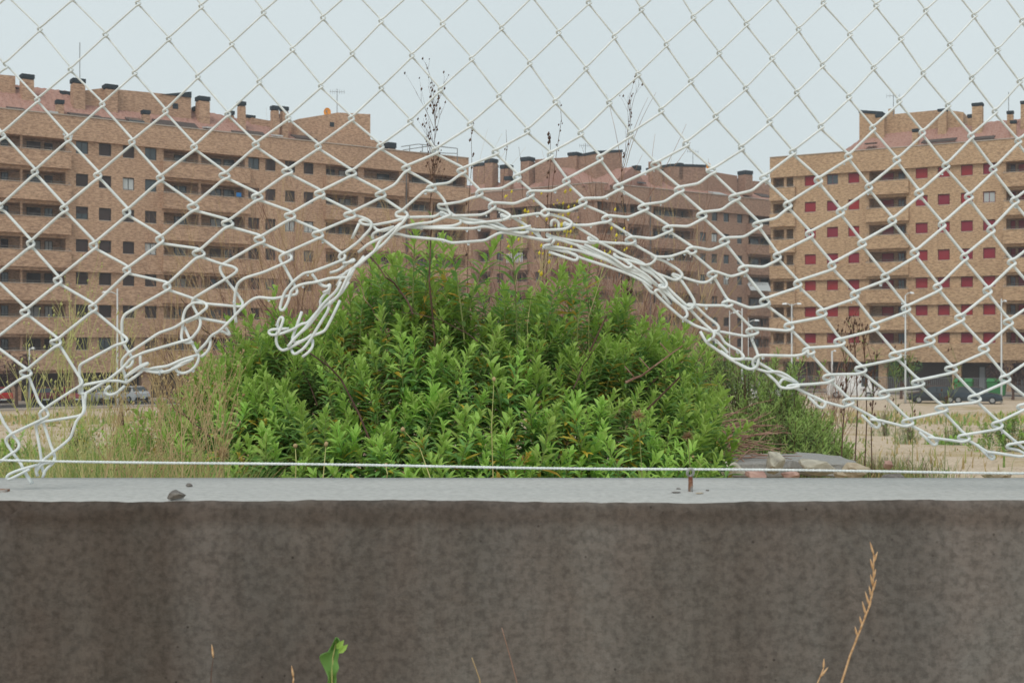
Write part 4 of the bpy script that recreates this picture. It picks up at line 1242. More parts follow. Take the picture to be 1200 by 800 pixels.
car('black hatchback seen from behind near the right block railing', 1093, 106, hR + math.pi + .35, pa['black'], H=1.5)
car('dark blue car parked to the right of the black hatchback', 1143, 105, hR + math.pi*0 + .1, pa['navy'], L=4.4)
car('white van showing between the dry stalks before the right block', 1000, 116, hR + .1, pa['white'], L=4.8, H=2.2, Wd=1.9, kind='van')
car('white car half hidden behind the shrub near the corner of the right block', 893, 112, hd, pa['white'])

# railing in front of the right block, each bar its own part
rl = empty('railing', (C0.x, C0.y, GZ+.1), math.atan2(dirR.y, dirR.x)); tag(rl, 'grey metal railing along the ground floor of the right block', 'railing')
mb = MB(); Lr = 30
mb.box(-1, Lr, -3.03, -2.97, 1.55, 1.60); mb.box(-1, Lr, -3.03, -2.97, .15, .2); mb.build('rail', M['steel_grey'], rl)
bar = MB(); bar.box(-.02, .02, -3.02, -2.98, .2, 1.55); bme = bar.mesh('bar', M['steel_grey'])
for i in range(150):
    b_ = inst('bar', bme, rl); b_.location = (-1 + i*0.207, 0, 0)
kb = MB(); kb.box(-2, 50, -3.2, -2.8, -.2, .12); kb.build('footing', M['pavement'], rl)
# tall grey-green rubbish containers
for (x, yt, d, lb) in [(1129, 441, 118, 'green rubbish container behind the black hatchback'), (1168, 442, 118, 'green rubbish container to the right of its twin, behind the dark blue car')]:
    e = empty('rubbish_container', (((x-600)/F*d), d, ground_z(0, 95)+.1), hR); tag(e, lb, 'container', 'green rubbish containers before the right block')
    mb = MB(); hh = 1.45
    mb.add([(-.75,-.5,.12),(.75,-.5,.12),(.75,.5,.12),(-.75,.5,.12),(-.85,-.62,hh),(.85,-.62,hh),(.85,.62,hh),(-.85,.62,hh)], [(0,3,2,1),(4,5,6,7),(0,1,5,4),(1,2,6,5),(2,3,7,6),(3,0,4,7)])
    mb.build('bin_body', M['bin_green'], e)
    mb = MB(); mb.add([(-.9,-.68,hh+.01),(.9,-.68,hh+.01),(.9,.68,hh+.01),(-.9,.68,hh+.01),(-.82,-.3,hh+.3),(.82,-.3,hh+.3),(.82,.5,hh+.3),(-.82,.5,hh+.3)], [(0,3,2,1),(4,5,6,7),(0,1,5,4),(1,2,6,5),(2,3,7,6),(3,0,4,7)])
    mb.build('lid', M['bin_green'], e)
    for sx in (-.6, .6):
        mb = MB(); mb.tube([(sx,-.45,.1),(sx,-.35,.1)], .1, 8); mb.build('wheel', M['tyre'], e)

# ------------------------------------------------------------------ vegetation
LT = leafmat('leaf_tip', (0.320, 0.530, 0.095), (0.440, 0.620, 0.150))
LM = leafmat('leaf_mid', (0.165, 0.350, 0.090), (0.260, 0.460, 0.130))
LD = leafmat('leaf_old', (0.120, 0.225, 0.060), (0.190, 0.310, 0.085))
LY = leafmat('leaf_yellow', (0.55, 0.36, 0.04), (0.68, 0.54, 0.10))
LB_ = leafmat('leaf_dry', (0.34, 0.21, 0.12), (0.50, 0.35, 0.20), trans=.2)
SG = mat('green_stem', (0.16, 0.20, 0.06), 0.7, [(0.26, 0.28, 0.1)], scale=20)
SB = mat('brown_stem', (0.070, 0.038, 0.028), 0.8, [(0.15, 0.085, 0.06)], scale=20)
ST = mat('straw_stem', (0.34, 0.23, 0.11), 0.8, [(0.52, 0.40, 0.22)], scale=15)
SR = mat('reddish_twig', (0.17, 0.085, 0.06), 0.8, [(0.42, 0.27, 0.20)], scale=12)
SY = mat('mustard_stem', (0.36, 0.38, 0.13), 0.7, [(0.55, 0.50, 0.22)], scale=12)
FY = leafmat('yellow_petal', (0.75, 0.60, 0.04), (0.85, 0.72, 0.12))
LO = leafmat('leaf_olive', (0.150, 0.230, 0.075), (0.260, 0.350, 0.125))
LOt = leafmat('leaf_olive_tip', (0.26, 0.38, 0.09), (0.38, 0.50, 0.16))
def leaf(mb, p, d, up, L, Wd, mi, curl=0.25, rows=2):
    """a lance-shaped folded leaf from p along d"""
    d = d.normalized(); s = d.cross(up)
    if s.length < 1e-3: s = d.orthogonal()
    s.normalize(); n = s.cross(d).normalized()
    b = len(mb.v)
    p1 = p + d*L*.38 - n*curl*L*.06; p2 = p + d*L*.72 - n*curl*L*.2; p3 = p + (d - n*curl*.55).normalized()*L
    f = n*Wd*.22
    mb.v += [tuple(q) for q in (p, p1 - s*Wd*.5 + f, p1, p1 + s*Wd*.5 + f, p2 - s*Wd*.42 + f*.8, p2, p2 + s*Wd*.42 + f*.8, p3)]
    for q in ((0,2,1),(0,3,2),(1,2,5,4),(2,3,6,5),(4,5,7),(5,6,7)):
        mb.f.append(tuple(b+i for i in q)); mb.m.append(mi)
def shoot_mesh(seed, h=0.26, n=40, L=.05, Wd=.0118, yellow=0.03, narrow=1.0, name='shoot', mats=None):
    r = random.Random(seed); mb = MB()
    bend = Vector((r.uniform(-.25,.25), r.uniform(-.25,.25), 0))
    def ax(t): return Vector((bend.x*h*t*t, bend.y*h*t*t, h*t))
    mb.tube([ax(i/4) for i in range(5)], [.0022, .002, .0018, .0014, .001], 4, 3 if narrow < .5 else 3)
    for i in range(n):
        t = (i+1)/n; t = .06 + .94*t**.85
        a = i*2.39996 + r.uniform(-.25,.25)
        el = R(8 + 58*t**2.6 + r.uniform(-14,14))
        d = Vector((math.cos(a)*math.cos(el), math.sin(a)*math.cos(el), math.sin(el)))
        if t < .35: d.z -= r.uniform(.0,.35)
        LL = L*(1.0 - .45*max(0, t-.6)/.4)*r.uniform(.8,1.2)
        mi = 0 if t > .74 + r.uniform(-.12,.06) else (1 if t > .32 + r.uniform(-.15,.15) else 2)
        if t < .7 and r.random() < yellow*(2.2 if t < .4 else 1): mi = 4
        leaf(mb, ax(t), d, Vector((0,0,1)), LL, Wd*narrow*r.uniform(.8,1.15), mi, curl=r.uniform(0,.7))
    return mb.mesh(name, mats or [LT, LM, LD, SG, LY])
SHOOTS = [shoot_mesh(i, h=.19 + .028*(i%5), n=40 + 4*(i%4), yellow=[.05,.05,.10,.02,.04,.34,.07,.03][i%8], L=.052 + .005*(i%3)) for i in range(14)]
SHOOTS += [shoot_mesh(30, h=.22, n=30, L=.045, mats=[LY, LB_, LB_, SB, LY]), shoot_mesh(31, h=.27, n=50, L=.06, Wd=.010), shoot_mesh(32, h=.17, n=36, L=.065, Wd=.013)]
OLIVE = [shoot_mesh(50+i, h=.26, n=52, L=.045, Wd=.0135, narrow=.38, yellow=.03, mats=[LOt, LO, LD, SB, LB_]) for i in range(5)]
def orient(tip, lean, yaw, s):
    """matrix whose z axis leans, with the shoot's top at tip"""
    z = Vector((lean[0], lean[1], 1)).normalized()
    q = Vector((0,0,1)).rotation_difference(z)
    M_ = q.to_matrix().to_4x4() @ Matrix.Rotation(yaw, 4, 'Z') @ Matrix.Scale(s, 4)
    return M_
def join_into(mb, me, Mx, offset_mi=0):
    b = len(mb.v)
    mb.v += [tuple(Mx @ v.co) for v in me.vertices]
    for p in me.polygons:
        mb.f.append(tuple(b + i for i in p.vertices)); mb.m.append(p.material_index)

TOP = [(125,552),(152,508),(182,466),(212,428),(248,396),(290,376),(320,372),(350,370),(380,372),(402,352),(425,338),(450,322),(470,318),(500,330),(530,330),(560,338),(590,330),(620,330),(650,338),(690,342),(720,345),(745,352),(762,372),(785,378),(812,392),(838,415),(858,445),(862,490),(835,535),(820,552)]
def top_y(x, P=TOP):
    for (a, ya), (b, yb) in zip(P, P[1:]):
        if a <= x <= b: return ya + (yb-ya)*(x-a)/(b-a)
    return 560
def make_bush(name, label, x0, x1, P, d0, depth, n, meshes, seed, size=1.0, n_parts=300, base_y=565, core=(LM, LD), lean_k=.35, core_n=2500, tall=(), group=None, cat='bush'):
    r = random.Random(seed)
    cx = (x0+x1)/2
    dm = d0 + depth*.5
    base = Vector(((cx-600)/F*dm, dm, ground_z((cx-600)/F*dm, dm)))
    e = empty(name, base); tag(e, label, cat, group)
    items = []
    # front dome, rank by rank, then the far side
    for i in range(n):
        x = r.uniform(x0, x1); back = r.random() < .22
        ty = top_y(x, P) + (26*mnoise.noise(Vector((x*.021, seed*1.7, 0))) + 12*mnoise.noise(Vector((x*.06, seed, 5)))) ; t = 1 - (1-r.random())**1.15
        k = 1 - ((x-cx)/((x1-x0)/2))**2
        if back: d = d0 + depth*(1.05 - .35*t*t) - .1*r.random(); t *= .97
        else: d = d0 + depth*(.55*t**1.6) + (1-max(0,k))*depth*.3 + r.uniform(-.05, .16)
        dd = d0 + depth*.35
        y = base_y + (ty - base_y)*t + r.uniform(-4, 6)
        tip = W(600 + (x-600), y, dd); tip.y = d
        tip.x = (x-600)/F*(dd*.5 + d*.5); 
        tip.z = CZ - (y-HY)/F*(dd*.35 + d*.65)
        lean = ((x-cx)/((x1-x0)/2)*lean_k + r.uniform(-.34,.34), (-.38*(1-t) if not back else .3) + r.uniform(-.2,.2))
        items.append((tip, lean, r.uniform(0, 6.28), size*r.uniform(.7, 1.32), back))
    for (x, y, d, s) in tall:
        items.append((W(x, y, d), (r.uniform(-.08,.08), r.uniform(-.08,.08)), r.uniform(0, 6.28), s, False))
    items.sort(key=lambda q: (q[4], q[0].y))
    rest = MB(); inv = Matrix.Translation(-base)
    mats = None
    for i, (tip, lean, yaw, s, back) in enumerate(items):
        me = meshes[r.randrange(len(meshes))]
        Mo = orient(tip, lean, yaw, s)
        h = max(v.co.z for v in me.vertices) if i < 0 else .22
        topv = Mo @ Vector((0, 0, h)); Mx = inv @ Matrix.Translation(tip - topv) @ Mo
        if i < n_parts: inst('shoot', me, e, Mx)
        else: join_into(rest, me, Mx)
    if rest.v: tag(rest.build('inner_shoots', list(meshes[0].materials), e), kind='stuff')
    # leafy depth inside, older leaves; default core colours lightened to lift the shade there
    mb = MB()
    for i in range(core_n):
        x = r.uniform(x0+8, x1-8); t = r.random()
        ty = top_y(x, P) + 26*mnoise.noise(Vector((x*.021, seed*1.7, 0))); y = base_y + (ty+18-base_y)*t
        d = d0 + depth*(.30 + .45*t + .2*r.random())
        dd = d0 + depth*.35
        p = Vector(((x-600)/F*(dd+d)/2, d, CZ - (y-HY)/F*(dd*.35+d*.65))) - base
        a = r.uniform(0, 6.28); el = r.uniform(-.5, 1.0)
        leaf(mb, p, Vector((math.cos(a)*math.cos(el), math.sin(a)*math.cos(el), math.sin(el))), Vector((0,0,1)), .055*size*r.uniform(.7,1.2), .016*size*(.5 if meshes is OLIVE else 1), 0 if r.random() < .7 else 1)
    tag(mb.build('inner_leaves', list(core), e), kind='stuff')
    # woody stems from the ground
    for i in range(26):
        x = r.uniform(x0+20, x1-20); d = d0 + depth*r.uniform(.3, .7); y = base_y + (top_y(x, P)-base_y)*r.uniform(.5, .9)
        a = Vector((base.x + (((x-600)/F*d) - base.x)*.45, base.y + (d-base.y)*.5, base.z - .03)) - base
        b = W(x, y, d) - base; m_ = (a+b)/2 + Vector((r.uniform(-.04,.04), r.uniform(-.04,.04), .05))
        mb = MB(); mb.tube([a, m_, b], [.006, .0045, .003], 5); mb.build('stem', SB, e)
    return e
make_bush('leafy_bush', 'big bright green bush of upright leafy shoots filling the hole in the fence', 125, 862, TOP, 3.35, 1.5, 1130, SHOOTS, 7,
          tall=[(484,283,3.9,1.5),(500,273,3.95,1.35),(536,285,3.9,1.5),(548,296,3.95,1.3),(470,300,4.0,1.3),(604,305,3.9,1.25),(596,318,3.95,1.2),(428,322,4.1,1.3),(418,338,4.0,1.2),(640,326,4.0,1.2),(671,325,4.0,1.2),(452,308,4.0,1.2),(520,300,4.1,1.3)])

# second, finer-leaved shrubs to the right, duller and farther off
TOPR = [(770,450),(790,415),(815,405),(840,408),(870,418),(890,430),(905,432),(925,428),(940,440),(955,462),(975,476),(990,505),(1000,540)]
make_bush('fine_leaved_shrub', 'duller olive fine leaved shrub leaning at the right shoulder of the big green bush', 768, 1000, TOPR, 7.0, 1.8, 560, OLIVE, 9, size=1.35, n_parts=140, core=(LO, SB), core_n=1100,
          tall=[(932,428,7.6,1.7),(918,433,7.6,1.6),(948,436,7.7,1.5),(905,440,7.6,1.5)], base_y=534)
TOPL = [(170,545),(190,500),(215,470),(240,440),(270,408),(300,398),(330,395),(350,410),(370,440),(390,500)]
make_bush('fine_leaved_shrub', 'yellowish green fine leaved shrub behind the left shoulder of the big green bush', 172, 390, TOPL, 4.3, 1.2, 240, OLIVE, 19, size=1.0, n_parts=90, core=(LO, LD), core_n=600)
# low bushes out on the waste ground
def low_bush(label, px0, px1, ytop, ybase, seed, meshes=SHOOTS, size=1.6, n=70):
    # ground distance under the base row
    d = 5.0
    while d < 90 and HY + F*(CZ-ground_z(((px0+px1)/2-600)/F*d, d))/d > ybase: d += .25
    P = [(px0, ybase), (px0+(px1-px0)*.18, ytop+(ybase-ytop)*.35), (px0+(px1-px0)*.5, ytop), (px0+(px1-px0)*.8, ytop+(ybase-ytop)*.25), (px1, ybase)]
    return make_bush('low_bush', label, px0, px1, P, d, 1.2, n, meshes, seed, size=size, n_parts=40, core_n=260, base_y=ybase, core=(LD, LM), lean_k=.5, group='low bushes on the waste ground')
low_bush('bright low bush at the right edge below the bottom selvage of the fence', 1145, 1235, 487, 526, 31, n=90)
low_bush('round green low bush just left of the bright one near the right edge', 1085, 1150, 494, 522, 32, n=60)
low_bush('small grey green bush standing by the dry stalks', 1022, 1052, 470, 512, 33, OLIVE, 1.7, 40)
low_bush('small pale bush on the sand between the two right hand bushes and the stalks', 1050, 1082, 490, 520, 34, OLIVE, 1.4, 34)
low_bush('leafy green clump low at the left behind the bent wires', 62, 112, 488, 548, 35, SHOOTS, 1.0, 46)
low_bush('leafy green clump low left of centre among the dry weeds', 118, 165, 470, 556, 36, SHOOTS, 1.0, 60)
low_bush('green clump at the far left edge behind the wall', -25, 40, 505, 560, 37, SHOOTS, 1.0, 50)

def curve(a, b, bend, n=7):
    m_ = (a+b)/2 + bend
    return [a*(1-t)**2 + m_*2*t*(1-t) + b*t*t for t in [i/n for i in range(n+1)]]
def branchy(mb, p, d, L, r, rnd, lev, mi=0, spread=.6, kids=4, dots=None):
    q = p + d*L; bend = Vector((rnd.uniform(-1,1), rnd.uniform(-1,1), rnd.uniform(-.3,.6)))*L*.10
    c = curve(p, q, bend, 5)
    mb.tube(c, [r*(1-.6*i/5) for i in range(6)], 4 if r > .0015 else 3, mi, cap=False)
    if dots is not None and lev == 0: dots.append(q)
    if lev <= 0: return
    for k in range(kids):
        t = rnd.uniform(.25, 1.0); i = min(4, int(t*5)); s = c[i] + (c[i+1]-c[i])*(t*5-i)
        dd = (d + Vector((rnd.uniform(-1,1), rnd.uniform(-1,1), rnd.uniform(-.2,.9)))*spread).normalized()
        branchy(mb, s, dd, L*rnd.uniform(.35,.65), r*.6, rnd, lev-1, mi, spread, kids, dots)
def bare_shrub(label, px, ytop, d, seed, mat_, w=.5, n=9, r=.004, leanx=0.0, lev=2, kids=4, group='bare twiggy shrubs behind the green bush', spread=.5, name='bare_shrub'):
    rnd = random.Random(seed)
    X = (px-600)/F*d; z0 = ground_z(X, d); H = CZ - (ytop-HY)/F*d - z0
    e = empty(name, (X, d, z0)); tag(e, label, 'shrub', group)
    for i in range(n):
        mb = MB()
        dr = Vector((leanx + rnd.uniform(-1,1)*w, rnd.uniform(-1,1)*w*.6, 1)).normalized()
        branchy(mb, Vector((rnd.uniform(-.06,.06), rnd.uniform(-.06,.06), -.03)), dr, H*rnd.uniform(.50,.80), r*rnd.uniform(.6,.95), rnd, lev, 0, spread, kids)
        mb.build('branch', mat_, e)
    return e
B_ = bare_shrub
B_('bare straw and rose coloured shrub fanning out behind the torn flap, left of the bush', 395, 235, 6.5, 1, SR, .5, 20, .0036, lev=2, kids=6)
B_('bare brown twigs leaning left between the bent wires and the bush', 330, 300, 5.6, 2, SB, .5, 8, .0042, -.35, kids=3)
B_('thin pale bare shrub low behind the left tangle of wire', 240, 330, 6.5, 3, ST, .5, 11, .0035, kids=4)
B_('bare shrub with straw twigs just right of the torn flap', 460, 205, 7.5, 4, ST, .30, 9, .0042, kids=5)
B_('reddish bare shrub reaching up under the middle of the hole', 640, 235, 6.2, 5, SR, .25, 12, .0052, .12, kids=4)
B_('dense reddish bare shrub behind the wire rope to the right of the hole', 715, 215, 6.6, 6, SR, .32, 14, .0048, .1, kids=5)
B_('leaning bundle of reddish twigs rising right behind the bush', 690, 280, 5.4, 7, SR, .25, 9, .0052, .38, kids=3)
B_('tangled rusty shrub behind the right shoulder of the bush', 810, 345, 8.2, 8, SR, .6, 10, .0036, lev=2, kids=5)
B_('rusty bare shrub between the lamp posts and the bush', 862, 380, 9.2, 9, SR, .6, 9, .0040, lev=2, kids=5)
B_('brown dead shrub standing before the corner of the right block', 965, 375, 9.4, 10, SR, .35, 8, .0042, lev=2, kids=5)
B_('second straw shrub fanning before the left block, just left of the torn flap', 350, 262, 7.2, 21, ST, .6, 20, .0034, lev=2, kids=6)
B_('rosy bare shrub crossing the lower windows left of the torn flap', 300, 300, 6.9, 22, SR, .65, 18, .0034, lev=2, kids=6)
B_('rosy bare shrub before the lower floors of the red brick corner', 590, 250, 7.4, 23, SR, .5, 18, .0042, lev=2, kids=5)
B_('straw bare shrub under the wire rope, right of the yellow flowers', 740, 262, 7.6, 24, ST, .45, 12, .0042, lev=2, kids=5)
B_('sparse dark bare shrub left of the bush among the weeds', 185, 390, 4.4, 11, SB, .45, 5, .003, .2, kids=3)

def tall_stalk(label, pts, d, mat_, r=.0028, heads=None, name='flower_stalk', group=None, side=0, seed=0, dotm=None, dotr=.006, leafy=0, dots_along=0):
    """pts: pixels from the foot to the tip"""
    rnd = random.Random(seed)
    X0 = (pts[0][0]-600)/F*d; foot = Vector((X0, d, ground_z(X0, d)))
    e = empty(name, foot); tag(e, label, 'stalk', group)
    W_ = [Vector((0,0,-.02))] + [W(x, y, d + rnd.uniform(-.03,.03)) - foot for x, y in pts]
    mb = MB(); n = len(W_); mb.tube(W_, [r*(1-.65*i/(n-1)) for i in range(n)], 5); dots = []
    for k in range(side):
        i = rnd.randrange(max(1, n//2), n-1); s = W_[i] + (W_[i+1]-W_[i])*rnd.random()
        dr = ((W_[-1]-W_[1]).normalized() + Vector((rnd.uniform(-1,1), rnd.uniform(-.5,.5), rnd.uniform(-.1,.5)))*.55).normalized()
        branchy(mb, s, dr, rnd.uniform(.05,.16), r*.45, rnd, 1, 0, .5, 3, dots)
    mb.build('stem', mat_, e)
    for k in range(dots_along):
        t = .45 + .55*rnd.random(); j = min(n-2, int(t*(n-1))); s = W_[j] + (W_[j+1]-W_[j])*rnd.random()
        dots.append(s + Vector((rnd.uniform(-1,1), rnd.uniform(-1,1), rnd.uniform(-1,1)))*.008)
    if dots:
        mb = MB()
        for c in dots:
            q = dotr*rnd.uniform(.6,1.3); ps = [c + Vector(v)*q for v in ((1,0,0),(0,1,0),(-1,0,0),(0,-1,0),(.4,0,2.0),(-.3,0,-1.6))]
            mb.add(ps, [(0,1,4),(1,2,4),(2,3,4),(3,0,4),(1,0,5),(2,1,5),(3,2,5),(0,3,5)])
        tag(mb.build('seed_heads', dotm or SB, e), kind='stuff')
    if leafy:
        mb = MB()
        for k in range(leafy):
            t = rnd.random(); j = min(n-2, int(t*(n-1))); s = W_[j] + (W_[j+1]-W_[j])*rnd.random(); a = rnd.uniform(0, 6.28)
            leaf(mb, s, Vector((math.cos(a), math.sin(a), rnd.uniform(.3,1.4))), Vector((0,0,1)), rnd.uniform(.03,.09), .006, rnd.choice((0,0,1)), .4)
        tag(mb.build('leaves', [LO, LOt], e), kind='stuff')
    return e
TS = tall_stalk
TS('tall dark seeding stalk against the sky above the hole with a branched head', [(503,400),(500,300),(504,240),(508,190),(510,150),(507,97)], 4.4, SB, .0022, side=22, seed=1, dots_along=20, dotr=.0034)
TS('thin stalk in the sky right of the branched seeding stalk', [(548,330),(549,240),(553,190),(552,145)], 4.6, SB, .0018, seed=2, dots_along=10, dotr=.004)
TS('wispy stalk above the middle block chimneys', [(585,330),(589,220),(594,175),(593,152)], 4.8, SB, .0016, seed=3, dots_along=3, dotr=.003)
TS('tall curved stalk with small buds near the centre of the sky', [(640,330),(646,230),(652,180),(658,140),(656,118)], 4.5, SB, .0018, seed=4, dots_along=9, dotr=.003)
TS('stalk with a fuzzy brown tip just left of the curved one', [(636,330),(642,230),(645,190),(645,157)], 4.5, SB, .0022, seed=5, dots_along=9, dotr=.0055)
TS('seeding stalk with round buds above the middle block stair head', [(728,340),(732,260),(728,200),(738,160),(740,127)], 4.7, SB, .002, side=5, seed=6, dots_along=18, dotr=.0034)
TS('thin stalk leaning over the middle block roofline', [(700,330),(612,230),(612,200),(608,172)], 5.0, SB, .0015, seed=7)
TS('dark leafy stem standing upright behind the hole, left of centre', [(512,440),(508,380),(503,330),(505,275),(508,240)], 3.85, SB, .0048, seed=8, leafy=14)
TS('yellow flowering stalk left of centre below the wires', [(600,360),(606,320),(612,290),(610,262)], 4.4, SY, .0018, side=7, seed=9, dotm=FY, dotr=.0042)
TS('yellow flowering stalk behind the hooked wire end', [(655,350),(660,310),(664,285),(666,255)], 4.4, SY, .0018, side=8, seed=10, dotm=FY, dotr=.0042)
TS('yellow flowering stalk low at the crown of the bush', [(618,380),(622,350),(630,330),(645,318)], 3.9, SY, .0018, side=8, seed=12, dotm=FY, dotr=.0045)
TS('yellow budded stalk among the reddish twigs', [(690,370),(700,340),(705,318),(712,300)], 4.1, SY, .0016, side=6, seed=13, dotm=FY, dotr=.0038)
TS('green sprig tip poking up just right of the wire rope', [(728,420),(736,370),(742,335),(738,312)], 4.3, SG, .0025, side=2, seed=11, leafy=22)
# dark twigs crossing the front of the bush
def loose_twig(label, pts, d, r=.0032, m=None):
    o = W(*pts[0], d); mb = MB(); n = len(pts)
    P = [W(x, y, d + .03*math.sin(i*2.0)) - o for i, (x, y) in enumerate(pts)]
    P2 = []
    for i in range(n-1):
        P2 += [P[i], (P[i]+P[i+1])/2 + Vector((.004, 0, .003))]
    P2.append(P[-1])
    mb.tube(P2, [r*(1-.55*i/(len(P2)-1)) for i in range(len(P2))], 5)
    for i in range(1, len(P2)-1, 2):
        mb.tube([P2[i], P2[i] + Vector((.03*(-1)**i, .01, .035))], r*.4, 4)
    t = mb.build('dead_twig', m or SB, loc=o); tag(t, label, 'twig', 'dead twigs across the bush'); return t
loose_twig('long dark dead twig slanting down from the torn flap across the left of the bush', [(437,525),(400,445),(372,420),(338,400),(300,345)], 3.42)
loose_twig('dark dead twig slanting from under the wire rope towards the crown of the bush', [(484,368),(468,340),(452,325),(430,298),(420,280)], 3.5)
loose_twig('short thick brown twig lying low at the right of the bush', [(733,448),(752,440),(768,428),(800,405)], 3.55, .004, SR)
loose_twig('straight dark twig between the two tangles of wire on the left', [(267,416),(252,400),(238,386),(212,350)], 4.2)
loose_twig('thin brown twig slanting through the upper left of the bush behind the torn flap', [(372,475),(352,430),(335,400),(318,352)], 3.9, .0024)
loose_twig('thin reddish twig slanting from the left bundle of wire down into the bush', [(455,395),(440,370),(428,352),(416,322)], 3.9, .0022, SR)
loose_twig('thin dark twig crossing the crown of the bush just under the wire rope', [(560,400),(530,382),(505,372),(470,366)], 3.5, .002)
loose_twig('thin brown twig leaning across the right half of the bush', [(672,455),(682,430),(694,412),(705,395)], 3.35, .002)
loose_twig('thin dark twig low in the left weeds pointing at the silver car', [(246,512),(228,498),(205,480),(190,460)], 3.2, .0028)

# tall dry stalks at the right
FS = [((985,560),(988,500),(992,450),(991,408)), ((1001,560),(1005,480),(1003,420),(1000,380)), ((1013,555),(1016,490),(1014,430),(1012,385)), ((1022,560),(1021,500),(1024,450),(1028,410)),
      ((1069,555),(1070,500),(1068,440),(1066,400)), ((1048,560),(1049,520),(1050,470),(1048,430)), ((1107,556),(1108,505),(1112,460),(1124,428))]
LBL = ['dry dark stalk farthest left of the cluster in front of the white van', 'tallest dark dry stalk crossing the white van', 'dark dry stalk just right of the tallest one', 'dry stalk bending right beside the small grey green bush',
       'slender stalk with wispy leaves in front of the black hatchback', 'thin stalk midway between the van and the hatchback', 'green flowering stalk leaning right in front of the dark blue car']
for i, (p, lb) in enumerate(zip(FS, LBL)):
    TS(lb, list(p), 6.3 + .2*i, SB if i < 4 else SG, .005 if i < 4 else .0036, side=8, seed=40+i, leafy=34 + 10*(i > 3), group='tall stalks before the right block')

# straw and mustard weeds at the left
WE = [(75,395,2.6),(108,402,2.7),(58,425,2.4),(132,440,2.5),(150,420,2.8),(176,452,2.6),(200,470,2.4),(228,455,2.6),(246,478,2.4),(36,470,2.2),(160,486,2.1),(214,500,2.1),(262,470,2.7),(98,470,2.2),(190,430,3.0),(120,500,2.0),(255,505,2.2)]
WL = ['tallest yellow green weed stem at the left, crossing the first lamp post', 'weed stem with small buds right of the tallest one', 'weed with curling side shoots near the dark leaved tree', 'weed stem behind the broken mesh corner', 'thin weed rising behind the left knot of wire',
      'straw weed before the grey car', 'bushy straw weed left of the green bush', 'straw weed touching the left edge of the green bush', 'budded straw weed against the green leaves', 'low green weed by the bent fence corner', 'low bristly weed above the line wire', 'dry weed with pale heads low by the bush',
      'slim weed rising at the very edge of the bush', 'green weed between the bent wires', 'pale weed behind the first straw weeds', 'short weed close to the wall, left of centre of the weed patch', 'short dry weed close to the wall by the bush']
for i, ((x, y, d), lb) in enumerate(zip(WE, WL)):
    m_ = SY if i in (0,1,2,3,4,9,13) else ST
    dx = random.Random(i).uniform(-14, 14)
    yb = HY + F*(CZ-ground_z((x-600)/F*d, d))/d
    TS(lb, [(x-dx*.6, yb), (x-dx*.2, yb + (y-yb)*.4), (x+dx*.2, yb+(y-yb)*.75), (x+dx, y)], d, m_, .0017, side=17, seed=60+i, dotm=m_, dotr=.0020, name='weed', group='straw and mustard weeds at the left')
# a few stalks with round heads in front of the bush, close behind the wall
HS = [((346,565),(347,540),(346,522),2.2,'round headed stalk left of its twin low before the bush'), ((378,566),(380,545),(382,520),2.2,'round headed stalk right of its twin low before the bush'),
      ((505,562),(492,525),(472,503),2.3,'grey green budding stalk bowing left before the middle of the bush'), ((578,565),(576,500),(579,444),2.4,'straight pale stalk rising before the middle of the bush'),
      ((452,566),(454,555),(452,545),2.1,'short yellowish stub sticking up over the wall'), ((815,560),(822,545),(812,535),3.6,'bent pale stalk by the eye bolt')]
for i, (a, b, c, d, lb) in enumerate(HS):
    e = TS(lb, [a, b, c], d, SY, .0016, seed=90+i)
    h = W(c[0], c[1], d) - Vector(e.location); mb = MB(); me = stone_mesh('flower_head', .0048, 5+i, ST, 1, (1,1,1.1), .2)
    inst('flower_head', me, e, Matrix.Translation(h))
# dried thistle heads
def thistle(px, py, d, label, r=.018):
    rnd = random.Random(px); c = W(px, py, d); X = c.x; g0 = ground_z(X, d)
    e = empty('dried_thistle', (X, d, g0)); tag(e, label, 'thistle')
    mb = MB(); mb.tube([(0,0,0),(0.01,0,(c.z-g0)*.6),(0,0,c.z-g0)], .0014, 5); mb.build('stem', SG, e)
    mb = MB(); cc = Vector((0,0,c.z-g0))
    for i in range(120):
        v = Vector((rnd.gauss(0,1), rnd.gauss(0,1), abs(rnd.gauss(0,1))-.3)).normalized()
        leaf(mb, cc, v, Vector((0,0,1)), r*rnd.uniform(.7,1.2), .0022, 0, .2)
    tag(mb.build('bristles', LB_, e), kind='stuff')
thistle(261, 533, 2.3, 'dried fluffy thistle head low at the left edge of the bush')
thistle(748, 488, 3.2, 'brown withered flower head low on the right of the bush', .022)
thistle(806, 512, 3.4, 'withered brown head beside the dead twig pile', .02)

# dead twigs heaped at the foot of the bush
rnd = random.Random(77)
tp = empty('twig_pile', (1.0, 6.1, ground_z(1.0, 6.1))); tag(tp, 'heap of reddish dead twigs on the ground right of the green bush', 'twig pile')
mb = MB()
for i in range(150):
    a = Vector((rnd.uniform(-.32,.12), rnd.uniform(-.15,.3), rnd.uniform(.15,.38)))
    an = rnd.gauss(0, .35); dr = Vector((math.cos(an), rnd.uniform(-.4,.4), math.sin(an)*.8)).normalized()
    mb.tube(curve(a, a + dr*rnd.uniform(.12,.40), Vector((0,0,rnd.uniform(-.06,.08))), 4), [.0032,.003,.0026,.002,.0014], 4, cap=False)
tag(mb.build('twigs', SR, tp), kind='stuff')

